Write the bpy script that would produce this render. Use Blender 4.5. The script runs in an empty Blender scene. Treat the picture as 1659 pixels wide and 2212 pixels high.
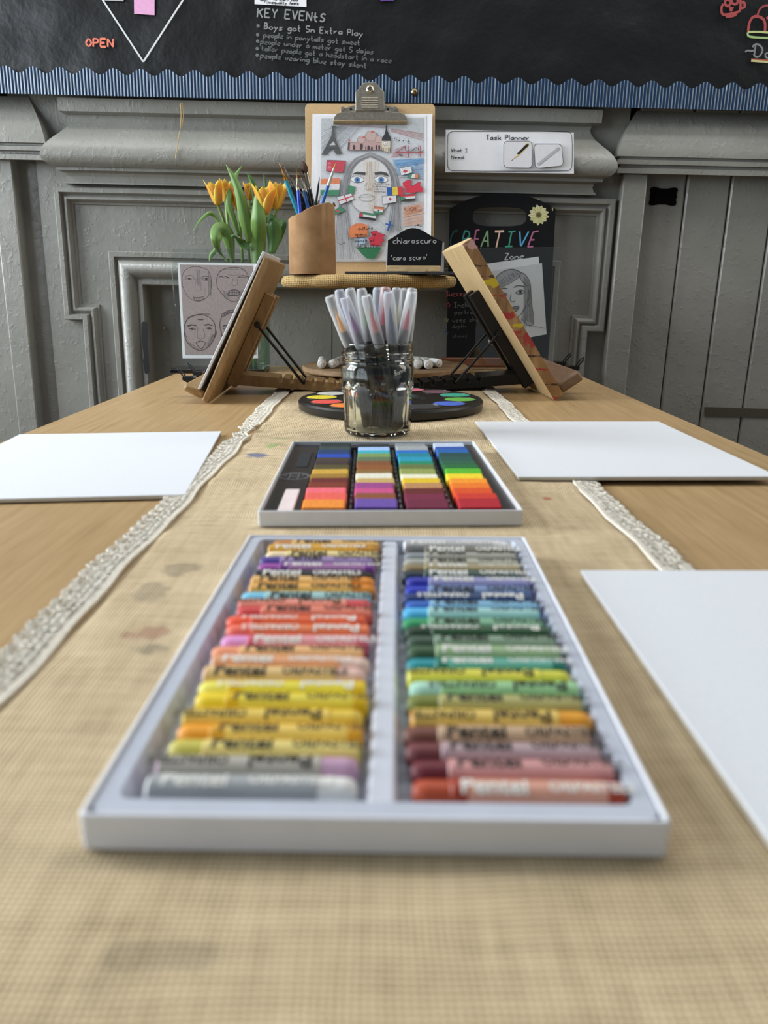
import bpy, bmesh, math, random
from math import sin, cos, pi, radians, atan2, sqrt
from mathutils import Vector, Matrix
random.seed(7)
S = bpy.context.scene
COL = S.collection
T = 0.72                      # height of the table top above the floor

# ------------------------------------------------------------------ camera
F_PX, CX, CY, CAM_H = 1690.0, 829.5, 1106.0, 0.152
PITCH, ROLL = radians(15.75), radians(0.12)
CAM_R = (Matrix.Rotation(pi/2-PITCH, 3, 'X') @ Matrix.Rotation(ROLL, 3, 'Z'))
cam = bpy.data.cameras.new('camera')
cam.sensor_fit = 'VERTICAL'; cam.sensor_height = 36.0
cam.lens = F_PX/2212*36.0
cam.clip_start = 0.01
cam.dof.use_dof = True; cam.dof.focus_distance = 1.22; cam.dof.aperture_fstop = 9.0
cam_o = bpy.data.objects.new('camera', cam); COL.objects.link(cam_o)
cam_o.matrix_world = Matrix.Translation((0, 0, T+CAM_H)) @ CAM_R.to_4x4()
S.camera = cam_o

# ------------------------------------------------------------------ light
S.view_settings.view_transform = 'Standard'; S.view_settings.look = 'None'
S.view_settings.exposure = 0.13; S.view_settings.gamma = 1.0
S.view_settings.use_curve_mapping = False
w = bpy.data.worlds.new('daylight'); S.world = w; w.use_nodes = True
w.node_tree.nodes['Background'].inputs[0].default_value = (0.84, 0.92, 1.0, 1)
w.node_tree.nodes['Background'].inputs[1].default_value = 0.13
def area(name, loc, target, sx, sy, power, col):
    l = bpy.data.lights.new(name, 'AREA'); l.shape = 'RECTANGLE'; l.size = sx; l.size_y = sy
    l.energy = power; l.color = col
    o = bpy.data.objects.new(name, l); COL.objects.link(o)
    o.location = loc
    o.rotation_euler = (Vector(target)-Vector(loc)).to_track_quat('-Z', 'Y').to_euler()
    return o
area('window_daylight', (-2.24, 0.98, T+0.85), (0, 0.85, T+0.05), 1.3, 1.2, 88, (0.90, 0.96, 1.0))
area('front_window_daylight', (-2.24, -0.75, T+0.85), (-0.2, 1.2, T+0.3), 1.1, 1.2, 20, (0.82, 0.91, 1.0))
area('ceiling_panel_light', (0.0, 1.22, T+1.7), (0.0, 1.3, T), 2.8, 0.6, 19, (1.0, 0.985, 0.95))
area('warm_right_fill', (2.3, 1.1, T+1.2), (0, 1.0, T), 0.8, 1.2, 15, (1.0, 0.94, 0.84))  # added warm fill that lifts the right-hand woodwork; no doorway stands there
S.cycles.max_bounces = 10; S.cycles.transparent_max_bounces = 24
S.cycles.transmission_bounces = 10; S.cycles.use_denoising = True
S.cycles.sample_clamp_indirect = 6.0

# ------------------------------------------------------------------ pixel rays onto real planes (table-top relative)
def ray(x, y):
    return CAM_R @ Vector(((x-CX)/F_PX, -(y-CY)/F_PX, -1.0))
def onz(x, y, z=0.0):
    d = ray(x, y); t = (z-CAM_H)/d.z
    return Vector((0, 0, CAM_H)) + t*d
def ony(x, y, Y):
    d = ray(x, y); t = Y/d.y
    return Vector((0, 0, CAM_H)) + t*d
# the old wall stands a degree out of true with the table: its own frame, turned about the depth axis
WALL_TURN = radians(1.08)
WALL_M = Matrix.Translation((0, 0, CAM_H)) @ Matrix.Rotation(WALL_TURN, 4, 'Y') @ Matrix.Translation((0, 0, -CAM_H))
WALL_I = Matrix.Rotation(-WALL_TURN, 3, 'Y')
def wony(x, y, Y):
    d = WALL_I @ ray(x, y); t = Y/d.y
    return Vector((0, 0, CAM_H)) + t*d
class Pl:
    """A leaning sheet: base point, yaw about z, lean back from vertical."""
    def __init__(s, P, yaw=0.0, tilt=0.0, wall=False):
        s.P = Vector(P); s.wall = wall
        f = Vector((-sin(yaw), cos(yaw), 0))
        s.U = Vector((cos(yaw), sin(yaw), 0)); s.V = f*sin(tilt)+Vector((0, 0, cos(tilt))); s.N = s.U.cross(s.V)
        s.M = Matrix(((s.U.x, s.V.x, s.N.x), (s.U.y, s.V.y, s.N.y), (s.U.z, s.V.z, s.N.z)))
    def px(s, x, y):
        d = ray(x, y); o = Vector((0, 0, CAM_H))
        if s.wall: d = WALL_I @ d
        t = (s.P-o).dot(s.N)/d.dot(s.N); q = o+t*d-s.P
        return (q.dot(s.U), q.dot(s.V))
    def mat(s):
        m = Matrix.Translation(s.P) @ s.M.to_4x4()
        return WALL_M @ m if s.wall else m

# ------------------------------------------------------------------ materials
def lin(c):
    if isinstance(c, str):
        c = tuple(int(c[i:i+2], 16)/255 for i in (0, 2, 4))
    return tuple((x/12.92 if x <= 0.04045 else ((x+0.055)/1.055)**2.4) for x in c[:3]) + (1.0,)
class NT:
    def __init__(s, name):
        s.m = bpy.data.materials.new(name); s.m.use_nodes = True
        s.t = s.m.node_tree; s.b = s.t.nodes['Principled BSDF']; s.out = s.t.nodes['Material Output']
    def n(s, kind, **kw):
        nd = s.t.nodes.new('ShaderNode'+kind)
        for k, v in kw.items(): setattr(nd, k, v)
        return nd
    def l(s, a, b): s.t.links.new(a, b)
    def val(s, sock, v):
        if hasattr(v, 'is_linked') or hasattr(v, 'links'): s.l(v, sock)
        else: sock.default_value = v
    def math(s, op, a, b=0.0, c=0.0):
        nd = s.n('Math', operation=op)
        s.val(nd.inputs[0], a); s.val(nd.inputs[1], b); s.val(nd.inputs[2], c)
        return nd.outputs[0]
    def mix(s, fac, a, b):
        nd = s.n('MixRGB'); s.val(nd.inputs[0], fac); s.val(nd.inputs[1], a); s.val(nd.inputs[2], b)
        return nd.outputs[0]
    def coord(s): return s.n('TexCoord').outputs['Object']
    def noise(s, scale, detail=3, vec=None, sc=None, rough=0.55):
        nd = s.n('TexNoise'); nd.inputs['Scale'].default_value = scale; nd.inputs['Detail'].default_value = detail
        nd.inputs['Roughness'].default_value = rough
        v = vec or s.coord()
        if sc:
            mp = s.n('Mapping'); mp.inputs['Scale'].default_value = sc; s.l(v, mp.inputs[0]); v = mp.outputs[0]
        s.l(v, nd.inputs['Vector'])
        return nd.outputs['Fac']
    def ramp(s, fac, a, b, c0=(0, 0, 0, 1), c1=(1, 1, 1, 1)):
        nd = s.n('ValToRGB'); e = nd.color_ramp.elements
        e[0].position = a; e[1].position = b; e[0].color = c0; e[1].color = c1
        s.val(nd.inputs[0], fac); return nd.outputs[0]
    def bump(s, h, strength=0.3, dist=0.001):
        nd = s.n('Bump'); nd.inputs['Strength'].default_value = strength; nd.inputs['Distance'].default_value = dist
        s.l(h, nd.inputs['Height']); s.l(nd.outputs[0], s.b.inputs['Normal'])
    def fin(s, col=None, rough=0.5, metal=0.0, **kw):
        if col is not None: s.val(s.b.inputs['Base Color'], col)
        s.val(s.b.inputs['Roughness'], rough); s.b.inputs['Metallic'].default_value = metal
        for k, v in kw.items(): s.b.inputs[k].default_value = v
        return s.m
CACHE = {}
def M(col, rough=0.5, metal=0.0, var=0.06, bump=0.0, scale=120, **kw):
    """A plain coloured surface with a little tone variation and relief."""
    key = (str(col), rough, metal, var, bump, scale, str(kw))
    if key in CACHE: return CACHE[key]
    t = NT('surface'); c = lin(col)
    n = t.noise(scale, 4)
    d = tuple(x*(1-var*1.6) for x in c[:3])+(1,); b = tuple(min(1, x*(1+var)) for x in c[:3])+(1,)
    colr = t.ramp(n, 0.25, 0.75, d, b)
    if bump: t.bump(n, bump)
    CACHE[key] = t.fin(colr, rough, metal, **kw)
    return CACHE[key]
def wood(name, a, b, sc=(60, 4, 60), rough=0.45, scale=1.0, bump=0.1, axis_noise=6):
    t = NT(name); co = t.coord()
    n1 = t.noise(scale*2.2, 6, co, sc, 0.65); n2 = t.noise(scale*9, 3, co, sc, 0.6)
    f = t.math('MULTIPLY_ADD', n1, 0.7, t.math('MULTIPLY', n2, 0.3))
    c = t.ramp(f, 0.30, 0.68, lin(a), lin(b))
    if bump: t.bump(f, bump, 0.0006)
    return t.fin(c, rough)
def thin_clear(name, tint=(0.97, 0.985, 0.98), rough=0.03, ior=1.45, extra=0.0):
    """Clear sheet plastic: lets light through and mirrors by Fresnel."""
    t = NT(name); tr = t.n('BsdfTransparent'); tr.inputs[0].default_value = tint+(1,)
    gl = t.n('BsdfGlossy'); gl.inputs['Roughness'].default_value = rough
    lw = t.n('LayerWeight'); lw.inputs[0].default_value = 0.5
    fac = t.math('MULTIPLY_ADD', t.math('POWER', lw.outputs['Facing'], 5.0), 0.9, 0.035+extra)
    mx = t.n('MixShader'); t.l(fac, mx.inputs[0]); t.l(tr.outputs[0], mx.inputs[1]); t.l(gl.outputs[0], mx.inputs[2])
    t.l(mx.outputs[0], t.out.inputs[0]); return t.m
def frosted(name, col, opacity=0.45, rough=0.35):
    t = NT(name); tr = t.n('BsdfTransparent')
    t.b.inputs['Base Color'].default_value = lin(col); t.b.inputs['Roughness'].default_value = rough
    lw = t.n('LayerWeight'); lw.inputs[0].default_value = 0.35
    fac = t.math('MULTIPLY_ADD', lw.outputs['Facing'], 0.5, opacity)
    mx = t.n('MixShader'); t.l(fac, mx.inputs[0]); t.l(tr.outputs[0], mx.inputs[1]); t.l(t.b.outputs[0], mx.inputs[2])
    t.l(mx.outputs[0], t.out.inputs[0]); return t.m

# painted grey woodwork: thick glossy paint with runs and lumps
t = NT('grey_gloss_paint'); co = t.coord()
n1 = t.noise(40, 5, co); n2 = t.noise(150, 3, co, (1, 1, 0.7)); n3 = t.noise(7, 2, co)
lump = t.ramp(t.noise(85, 4, co), 0.56, 0.74); drip = t.ramp(t.noise(30, 3, co, (1.6, 1, .5)), 0.60, 0.66)
h = t.math('ADD', t.math('MULTIPLY', n1, 0.8), t.math('MULTIPLY', n2, 0.22)); h = t.math('ADD', h, t.math('ADD', t.math('MULTIPLY', lump, 0.45), t.math('MULTIPLY', drip, 0.18)))
t.bump(h, 0.45, 0.0026)
PAINT = t.fin(t.ramp(n3, 0.3, 0.7, lin('83837d'), lin('90908a')), t.ramp(n2, 0.3, 0.7, (0.27,)*3+(1,), (0.42,)*3+(1,)))

def weave_mat(name, pitch, ca, cb, stains=(), axes=('X', 'Y')):
    t = NT(name); co = t.coord()
    nz = t.noise(9, 2, co); sep = t.n('SeparateXYZ'); t.l(co, sep.inputs[0])
    wob = t.math('MULTIPLY', t.math('SUBTRACT', nz, 0.5), pitch*5)
    x = t.math('ADD', sep.outputs[axes[0]], wob); y = t.math('ADD', sep.outputs[axes[1]], t.math('MULTIPLY', wob, 0.8))
    a = t.math('SINE', t.math('MULTIPLY', x, pi/pitch)); b = t.math('SINE', t.math('MULTIPLY', y, pi/pitch))
    s = t.math('MULTIPLY', a, b)                                   # over / under
    wa = t.math('MULTIPLY', t.math('ABSOLUTE', a), t.math('MULTIPLY_ADD', s, 0.35, 0.65))
    wb = t.math('MULTIPLY', t.math('ABSOLUTE', b), t.math('MULTIPLY_ADD', s, -0.35, 0.65))
    hgt = t.math('MAXIMUM', wa, wb)
    slub = t.noise(240, 3, co, (1, 0.12, 1)); slub2 = t.noise(240, 3, co, (0.12, 1, 1)); big = t.noise(14, 5, co, (1.3, 1, 1))
    k = t.math('ADD', t.math('MULTIPLY', hgt, 0.80), t.math('MULTIPLY', t.math('ADD', slub, slub2), 0.32))
    c = t.ramp(k, 0.42, 1.0, lin(ca), lin(cb))
    c = t.mix(t.math('MULTIPLY', t.ramp(big, 0.42, 0.68), 0.22), c, lin('967f5a'))
    big2 = t.noise(26, 4, co); c = t.mix(t.math('MULTIPLY', t.ramp(big2, 0.60, 0.74), 0.30), c, lin('7b6a54'))
    for (sx, sy, rx, ry, col, amt) in stains:
        dx = t.math('DIVIDE', t.math('SUBTRACT', sep.outputs['X'], sx), rx); dy = t.math('DIVIDE', t.math('SUBTRACT', sep.outputs['Y'], sy), ry)
        d = t.math('ADD', t.math('MULTIPLY', dx, dx), t.math('MULTIPLY', dy, dy))
        d = t.math('ADD', d, t.math('MULTIPLY', t.math('SUBTRACT', t.noise(75, 4, co), 0.5), 3.6))
        c = t.mix(t.math('MULTIPLY', t.ramp(d, 0.35, 1.0, (1, 1, 1, 1), (0, 0, 0, 1)), amt), c, lin(col))
    t.bump(hgt, 0.55, 0.0008)
    return t.fin(c, 0.95)
def stain(px, py, rx, ry, col, amt):
    p = onz(px, py); return (p.x, p.y, rx, ry, col, amt)
BURLAP = weave_mat('hessian_weave', 0.00190, '66502f', 'efd9b2', [
    stain(560, 990, .013, .014, '2f4f86', .75), stain(612, 957, .014, .010, '6f9a4a', .6), stain(590, 970, .008, .012, '6aa04a', .55),
    stain(310, 1385, .012, .010, '8a4a3c', .5), stain(320, 1415, .010, .007, '5b554e', .5), stain(390, 1240, .014, .012, '5c564c', .42),
    stain(370, 2080, .016, .006, '5a5048', .28), stain(330, 1290, .01, .02, '5c564c', .4), stain(1180, 1085, .004, .006, 'a8433a', .7),
    stain(1160, 1010, .006, .02, '5a2f28', .55), stain(1130, 990, .004, .012, '8c3a34', .5)])
BURLAP_RIM = weave_mat('hessian_wrap', 0.0034, '4a3820', 'c4a66e', (), ('X', 'Z'))
TABLE = wood('beech_veneer', 'a08258', 'c2a478', (75, 3.0, 75), 0.36, 1.0, 0.06)
EASEL_WOOD = wood('oiled_beech', '7d5a34', 'a98a5c', (30, 30, 5), 0.5, 1.4, 0.12)
PALE_WOOD = wood('pale_ply', 'ad8d5e', 'dcc498', (9, 70, 9), 0.55, 1.6, 0.25)
BLACK_WOOD = M('0a0a0d', 0.40, 0, .2, .15, 90, **{'Specular IOR Level': .35})
RUST_WOOD = wood('red_brown_wood', '4a2a1c', '7a4a2e', (6, 40, 60), 0.5, 1.2, 0.1)
KRAFT = M('b98f66', 0.85, 0, .22, .25, 45)
WHITE = M('eef0f2', 0.5, 0, .02, .03, 60)
PAPER = M('e9ebf0', 0.75, 0, .03, .06, 40)
CARD_W = M('e4e5ea', 0.42, 0, .03)
BLACK = M('0e0e10', 0.35, 0, .15)
BLACK_SATIN = M('0c0d0f', 0.38, 0, .15, .05, **{'Specular IOR Level': .4})
SLATE = M('0c0e12', 0.75, 0, .25, .1, 30, **{'Specular IOR Level': .25})
STEEL = M('b3ad9f', 0.36, .9, .15, .05, 200)
BRASS = M('8d7f63', 0.32, 1.0, .2)
CLEAR = thin_clear('clear_acrylic', (0.975, 0.985, 0.98), 0.02, 1.45, 0.012)
VASE_G = thin_clear('vase_glass', (0.86, 0.93, 0.88), 0.03, 1.5, 0.03)
t = NT('jar_glass'); GLASS = t.fin((0.93, 0.97, 0.94, 1), 0.02, 0.0, **{'Transmission Weight': 1.0, 'IOR': 1.47})
CAPS = {c: frosted('frosted_cap', c, 0.27) for c in ('eef1f4', 'e3e6f2', 'f0d3d6', 'dfe8f2')}

# ------------------------------------------------------------------ mesh building
class MB:
    def __init__(s): s.v = []; s.f = []; s.m = []
    def add(s, vs, fs, m=0):
        k = len(s.v); s.v += [tuple(v) for v in vs]
        for f in fs: s.f.append([i+k for i in f]); s.m.append(m)
        return s
    def box(s, x0, x1, y0, y1, z0, z1, Mx=None, m=0):
        vs = [Vector((x, y, z)) for z in (z0, z1) for y in (y0, y1) for x in (x0, x1)]
        if Mx is not None: vs = [Mx @ v for v in vs]
        return s.add(vs, [(0, 2, 3, 1), (4, 5, 7, 6), (0, 1, 5, 4), (1, 3, 7, 5), (3, 2, 6, 7), (2, 0, 4, 6)], m)
    def tube(s, pts, r, n=8, caps=True, m=0, closed=False):
        P = [Vector(p) for p in pts]; R = r if isinstance(r, (list, tuple)) else [r]*len(P)
        up = None; k = len(P); rings = []
        for i, p in enumerate(P):
            a = P[(i-1) % k] if (i or closed) else p; b = P[(i+1) % k] if (i < k-1 or closed) else p
            d = (b-a).normalized() if (b-a).length > 1e-9 else Vector((0, 0, 1))
            if up is None: up = d.orthogonal().normalized()
            u = (up-d*up.dot(d)); u = u.normalized() if u.length > 1e-6 else d.orthogonal().normalized(); up = u
            w_ = d.cross(u)
            rings.append([p+(u*cos(2*pi*j/n)+w_*sin(2*pi*j/n))*R[i] for j in range(n)])
        return s.loft(rings, True, caps and not closed, m, closed)
    def loft(s, rings, ring_closed=True, caps=False, m=0, closed=False):
        n = len(rings[0]); k = len(rings); vs = [v for r in rings for v in r]; fs = []
        for i in range(k if closed else k-1):
            i2 = (i+1) % k
            for j in range(n if ring_closed else n-1):
                j2 = (j+1) % n; fs.append((i*n+j, i*n+j2, i2*n+j2, i2*n+j))
        if caps: fs.append(tuple(range(n-1, -1, -1))); fs.append(tuple((k-1)*n+j for j in range(n)))
        return s.add(vs, fs, m)
    def lathe(s, prof, n=32, c=(0, 0, 0), mod=None, m=0, caps=False):
        rings = []
        for (r, z) in prof:
            rings.append([Vector((c[0]+(r if mod is None else mod(r, z, 2*pi*j/n))*cos(2*pi*j/n), c[1]+(r if mod is None else mod(r, z, 2*pi*j/n))*sin(2*pi*j/n), c[2]+z)) for j in range(n)])
        return s.loft(rings, True, caps, m)
    def prism(s, poly, z0, z1, m=0, Mx=None):
        n = len(poly); vs = [Vector((p[0], p[1], z0)) for p in poly]+[Vector((p[0], p[1], z1)) for p in poly]
        if Mx is not None: vs = [Mx @ v for v in vs]
        return s.add(vs, [tuple(range(n-1, -1, -1)), tuple(range(n, 2*n))]+[(i, (i+1) % n, n+(i+1) % n, n+i) for i in range(n)], m)
    def ringprism(s, o, i_, z0, z1, m=0):
        n = len(o); L = lambda q, z: [Vector((p[0], p[1], z)) for p in q]
        return s.loft([L(o, z0), L(o, z1), L(i_, z1), L(i_, z0)], True, False, m, True)
    def grid(s, nu, nv, fn, m=0):
        vs = [fn(i/(nu-1), j/(nv-1)) for j in range(nv) for i in range(nu)]
        return s.add(vs, [(j*nu+i, j*nu+i+1, (j+1)*nu+i+1, (j+1)*nu+i) for j in range(nv-1) for i in range(nu-1)], m)
    def mesh(s, name, mats, smooth=None):
        me = bpy.data.meshes.new(name); me.from_pydata(s.v, [], s.f)
        for q in (mats if isinstance(mats, (list, tuple)) else [mats]): me.materials.append(q)
        me.polygons.foreach_set('material_index', s.m)
        if smooth is not None:
            me.polygons.foreach_set('use_smooth', [True]*len(s.f)); me.set_sharp_from_angle(angle=radians(smooth))
        me.update(); return me
    def build(s, name, mats, parent=None, smooth=None, bevel=0, label=None, solid=0, loc=None, rot=None):
        me = s.mesh(name, mats, smooth)
        bm = bmesh.new(); bm.from_mesh(me); bmesh.ops.recalc_face_normals(bm, faces=bm.faces) if solid != -1 else None; bm.to_mesh(me); bm.free()
        return place(name, me, parent, bevel, label, loc, rot)
def place(name, me, parent=None, bevel=0, label=None, loc=None, rot=None):
    o = bpy.data.objects.new(name, me); COL.objects.link(o)
    if bevel:
        b = o.modifiers.new('bevel', 'BEVEL'); b.width = bevel; b.segments = 2; b.limit_method = 'ANGLE'; b.angle_limit = radians(40)
        for p in me.polygons: p.use_smooth = True
        me.set_sharp_from_angle(angle=radians(35))
    if parent: o.parent = parent
    if loc is not None: o.location = loc
    if rot is not None: o.rotation_euler = rot
    if label: o['label'] = label
    return o
def tag(o, label, cat, group=None):
    o['label'] = label; o['category'] = cat
    if group: o['group'] = group
    return o
def thing(name, label, cat, loc=(0, 0, 0), rot=None, group=None):
    o = bpy.data.objects.new(name, None); COL.objects.link(o); o.empty_display_size = 0.02
    if loc == 'wall': o.matrix_world = Matrix.Translation((0, 0, T)) @ WALL_M
    elif isinstance(loc, Pl): o.matrix_world = Matrix.Translation((0, 0, T)) @ loc.mat()
    else:
        m4 = Matrix.Translation(Vector(loc)+Vector((0, 0, T)))
        if rot is not None: m4 = m4 @ (rot.to_4x4() if isinstance(rot, Matrix) else Matrix.Rotation(rot, 4, 'Z'))
        o.matrix_world = m4
    return tag(o, label, cat, group)
def single(name, mb, mats, label, cat, loc=(0, 0, 0), rot=None, group=None, **kw):
    o = mb.build(name, mats, **kw)
    if loc == 'wall': o.matrix_world = Matrix.Translation((0, 0, T)) @ WALL_M
    elif isinstance(loc, Pl): o.matrix_world = Matrix.Translation((0, 0, T)) @ loc.mat()
    else:
        m4 = Matrix.Translation(Vector(loc)+Vector((0, 0, T)))
        if rot is not None: m4 = m4 @ (rot.to_4x4() if isinstance(rot, Matrix) else Matrix.Rotation(rot, 4, 'Z'))
        o.matrix_world = m4
    return tag(o, label, cat, group)
def struct(name, mb, mats, **kw):
    wall = kw.pop('wall', True)
    o = mb.build(name, mats, **kw); o['kind'] = 'structure'
    o.matrix_world = Matrix.Translation((0, 0, T)) @ (WALL_M if wall else Matrix())
    return o
def dup(root, label=None):
    r = root.copy(); COL.objects.link(r)
    if label: r['label'] = label
    for ch in list(root.children):
        c = ch.copy(); COL.objects.link(c); c.parent = r
        for g in ch.children:
            d = g.copy(); COL.objects.link(d); d.parent = c
    return r
def rect(x0, x1, y0, y1, r=0, n=4):
    if not r: return [(x0, y0), (x1, y0), (x1, y1), (x0, y1)]
    out = []
    for (cx, cy, a) in ((x1-r, y0+r, -pi/2), (x1-r, y1-r, 0), (x0+r, y1-r, pi/2), (x0+r, y0+r, pi)):
        out += [(cx+r*cos(a+pi/2*i/n), cy+r*sin(a+pi/2*i/n)) for i in range(n+1)]
    return out
def smooth_line(pts, it=2):
    P = [Vector(p) for p in pts]
    if len(P) < 3: return P
    for _ in range(it):
        Q = [P[0]]
        for a, b in zip(P, P[1:]): Q += [a*0.75+b*0.25, a*0.25+b*0.75]
        P = Q+[P[-1]]
    return P
def spline(ctrl, n):
    """Catmull-Rom through control tuples of any length."""
    P = [ctrl[0]]+list(ctrl)+[ctrl[-1]]; out = []
    k = len(ctrl)-1
    for i in range(n):
        u = i/(n-1)*k; j = min(int(u), k-1); f = u-j
        a, b, c, d = P[j], P[j+1], P[j+2], P[j+3]
        out.append(tuple(0.5*((2*q)+(-p+r)*f+(2*p-5*q+4*r-s_)*f*f+(-p+3*q-3*r+s_)*f**3) for p, q, r, s_ in zip(a, b, c, d)))
    return out

# ------------------------------------------------------------------ hand lettering and drawing on flat sheets
GL = {'a': '46 26 05 04 23 34 45|46 43', 'b': '09 03|05 26 46 44 23 03', 'c': '46 26 05 04 23 43', 'd': '46 26 05 04 23 44|49 43',
 'e': '05 45 46 26 05 04 23 43', 'f': '49 38 23|06 46', 'g': '46 26 05 04 23 44|46 42 20 01', 'h': '09 03|05 26 45 43', 'i': '06 03|08 07',
 'j': '26 21 00|28 27', 'k': '09 03|46 04|15 43', 'l': '09 03', 'm': '06 03|04 16 25 23|24 36 45 43', 'n': '06 03|05 26 45 43', 'o': '26 05 04 23 44 45 26',
 'p': '06 00|05 26 46 44 23 03', 'q': '46 26 05 04 23 44|46 40', 'r': '06 03|04 26 36', 's': '46 26 05 44 23 03', 't': '19 14 23 33|06 36',
 'u': '06 04 23 44|46 43', 'v': '06 23 46', 'w': '06 13 25 33 46', 'x': '06 43|46 03', 'y': '06 24|46 00', 'z': '06 46|46 03|03 43',
 'A': '03 29|29 43|15 35', 'B': '03 09|09 39 37 06|06 46 44 03', 'C': '48 29 07 05 23 44', 'D': '03 09|09 39 47 45 33 03', 'E': '49 09|09 03|03 43|06 36',
 'F': '49 09|09 03|06 36', 'G': '48 29 07 05 23 44|44 46 26', 'H': '09 03|49 43|06 46', 'I': '29 23|09 49|03 43', 'K': '09 03|49 06|17 43', 'L': '09 03|03 43',
 'M': '03 09|09 25|25 49|49 43', 'N': '03 09|09 43|43 49', 'O': '29 07 05 23 45 47 29', 'P': '03 09|09 39 47 36 06', 'R': '03 09|09 39 47 36 06|26 43',
 'S': '48 29 07 26 45 23 04', 'T': '09 49|29 23', 'U': '09 04 23 44 49', 'V': '09 23|23 49', 'W': '09 13|13 26|26 33|33 49', 'Y': '09 26|26 49|26 23', 'Z': '09 49|49 03|03 43',
 '5': '49 09|09 06 36 45 33 03', '3': '09 39 37 16 36 45 33 03', "'": '19 07', ':': '06 05|04 03', '~': '05 16 35 46', '.': '03 04', '*': '05 16 25 14 05|15 15', 'I_': '09 03'}
GW = {'i': 0.5, 'l': 0.5, ' ': 3.0, 'm': 5, 't': 3.4, 'r': 3.6, "'": 1.6, ':': 0.6, '.': 0.5, 'j': 2.2, 'I_': 0.5, 'f': 4}
class Art:
    """Marks on one sheet; every mark lies a hair above the one before it."""
    def __init__(s, pl, z=0.0004): s.pl = pl; s.z = z; s.mb = MB(); s.mats = []; s.key = {}; s.step = 6e-6
    def mi(s, col):
        k = str(col)
        if k not in s.key:
            s.key[k] = len(s.mats); s.mats.append(col if isinstance(col, bpy.types.Material) else M(col, 0.9, 0, .12, 0, 400))
        return s.key[k]
    def uv(s, p, cv): 
        if cv is None: return Vector(p)
        return Vector(s.pl.px(cv[0]+p[0]*cv[2], cv[1]+p[1]*cv[2]))
    def line(s, pts, wd, col, cv=(0, 0, 1), it=2, closed=False):
        P = [s.uv(p, cv) for p in pts]
        if closed: P.append(P[0])
        P = smooth_line(P, it) if it else P
        P = [p for i, p in enumerate(P) if i == 0 or (p-P[i-1]).length > 1e-7]
        if len(P) < 2: return
        s.z += s.step; A = []; B = []; k = len(P)
        for i, p in enumerate(P):
            d = (P[min(i+1, k-1)]-P[max(i-1, 0)])
            if d.length < 1e-9: d = P[min(i+1, k-1)]-p
            d.normalize(); nrm = Vector((-d.y, d.x))*wd*0.5
            A.append((p.x+nrm.x, p.y+nrm.y, s.z)); B.append((p.x-nrm.x, p.y-nrm.y, s.z))
        s.mb.add(A+B, [(k+i, k+i+1, i+1, i) for i in range(k-1)], s.mi(col))
    def poly(s, pts, col, cv=(0, 0, 1), it=0):
        P = [s.uv(p, cv) for p in pts]
        if it: P = smooth_line(P+[P[0]], it)[:-1]
        s.z += s.step
        a = sum(p.x*q.y-q.x*p.y for p, q in zip(P, P[1:]+P[:1]))
        if a < 0: P.reverse()
        s.mb.add([(p.x, p.y, s.z) for p in P], [tuple(range(len(P)))], s.mi(col))
    def disc(s, c, rx, ry, col, cv=(0, 0, 1), n=20, wd=None):
        pts = [(c[0]+rx*cos(2*pi*i/n), c[1]+ry*sin(2*pi*i/n)) for i in range(n)]
        if wd: s.line(pts, wd, col, cv, 0, True)
        else: s.poly(pts, col, cv)
    def hatch(s, a, b, c, d, n, wd, col, cv, jit=6):
        """n strokes, from side a-b to side d-c."""
        for i in range(n):
            f = (i+random.random()*0.8)/n; j = lambda: random.uniform(-jit, jit)
            s.line([(a[0]+(b[0]-a[0])*f+j(), a[1]+(b[1]-a[1])*f+j()), (d[0]+(c[0]-d[0])*f+j(), d[1]+(c[1]-d[1])*f+j())], wd, col, cv, 0)
    def text(s, txt, p0, p1, hgt, wd, cols, cv=(0, 0, 1), slant=0.0, jit=0.25, smooth=2):
        """Letters along the line p0-p1, cap height hgt (in the units of p0)."""
        adv = [GW.get(ch, 4.0)+1.6 for ch in txt]; tot = sum(adv)-1.6; x = 0
        L = Vector((p1[0]-p0[0], p1[1]-p0[1])); ex = L/tot; up = Vector((L.y, -L.x)).normalized()*(hgt/6.0)
        if cv is None: up = -up
        for i, ch in enumerate(txt):
            col = cols[i % len(cols)] if isinstance(cols, (list, tuple)) else cols
            dy = random.uniform(-jit, jit)
            for pl_ in GL.get(ch, '').split('|'):
                pts = []
                for tok in pl_.split():
                    gx, gy = float(tok[0])*(GW[ch]/4.0 if ch == 'm' else 1.0), float(tok[1])-3+dy
                    q = Vector(p0)+ex*(x+gx+slant*gy)+up*gy; pts.append((q.x, q.y))
                if len(pts) > 1: s.line(pts, wd, col, cv, smooth if len(pts) > 2 else 0)
            x += adv[i]
    def build(s, name, parent, label=None): return s.mb.build(name, s.mats, parent, label=label, solid=-1)

# ================================================================== the room
YF = 1.70                      # face of the painted woodwork
def wx(px, py, Y=YF): return wony(px, py, Y).x
def wz(px, py, Y=YF): return wony(px, py, Y).z
TOP = 1.75; FL = -T
struct('floor', MB().box(-2.3, 2.3, -1.6, 1.9, FL-0.05, FL), wood('floor_boards', '5a4330', '7a5c40', (8, 60, 60), 0.4), wall=False)
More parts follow.
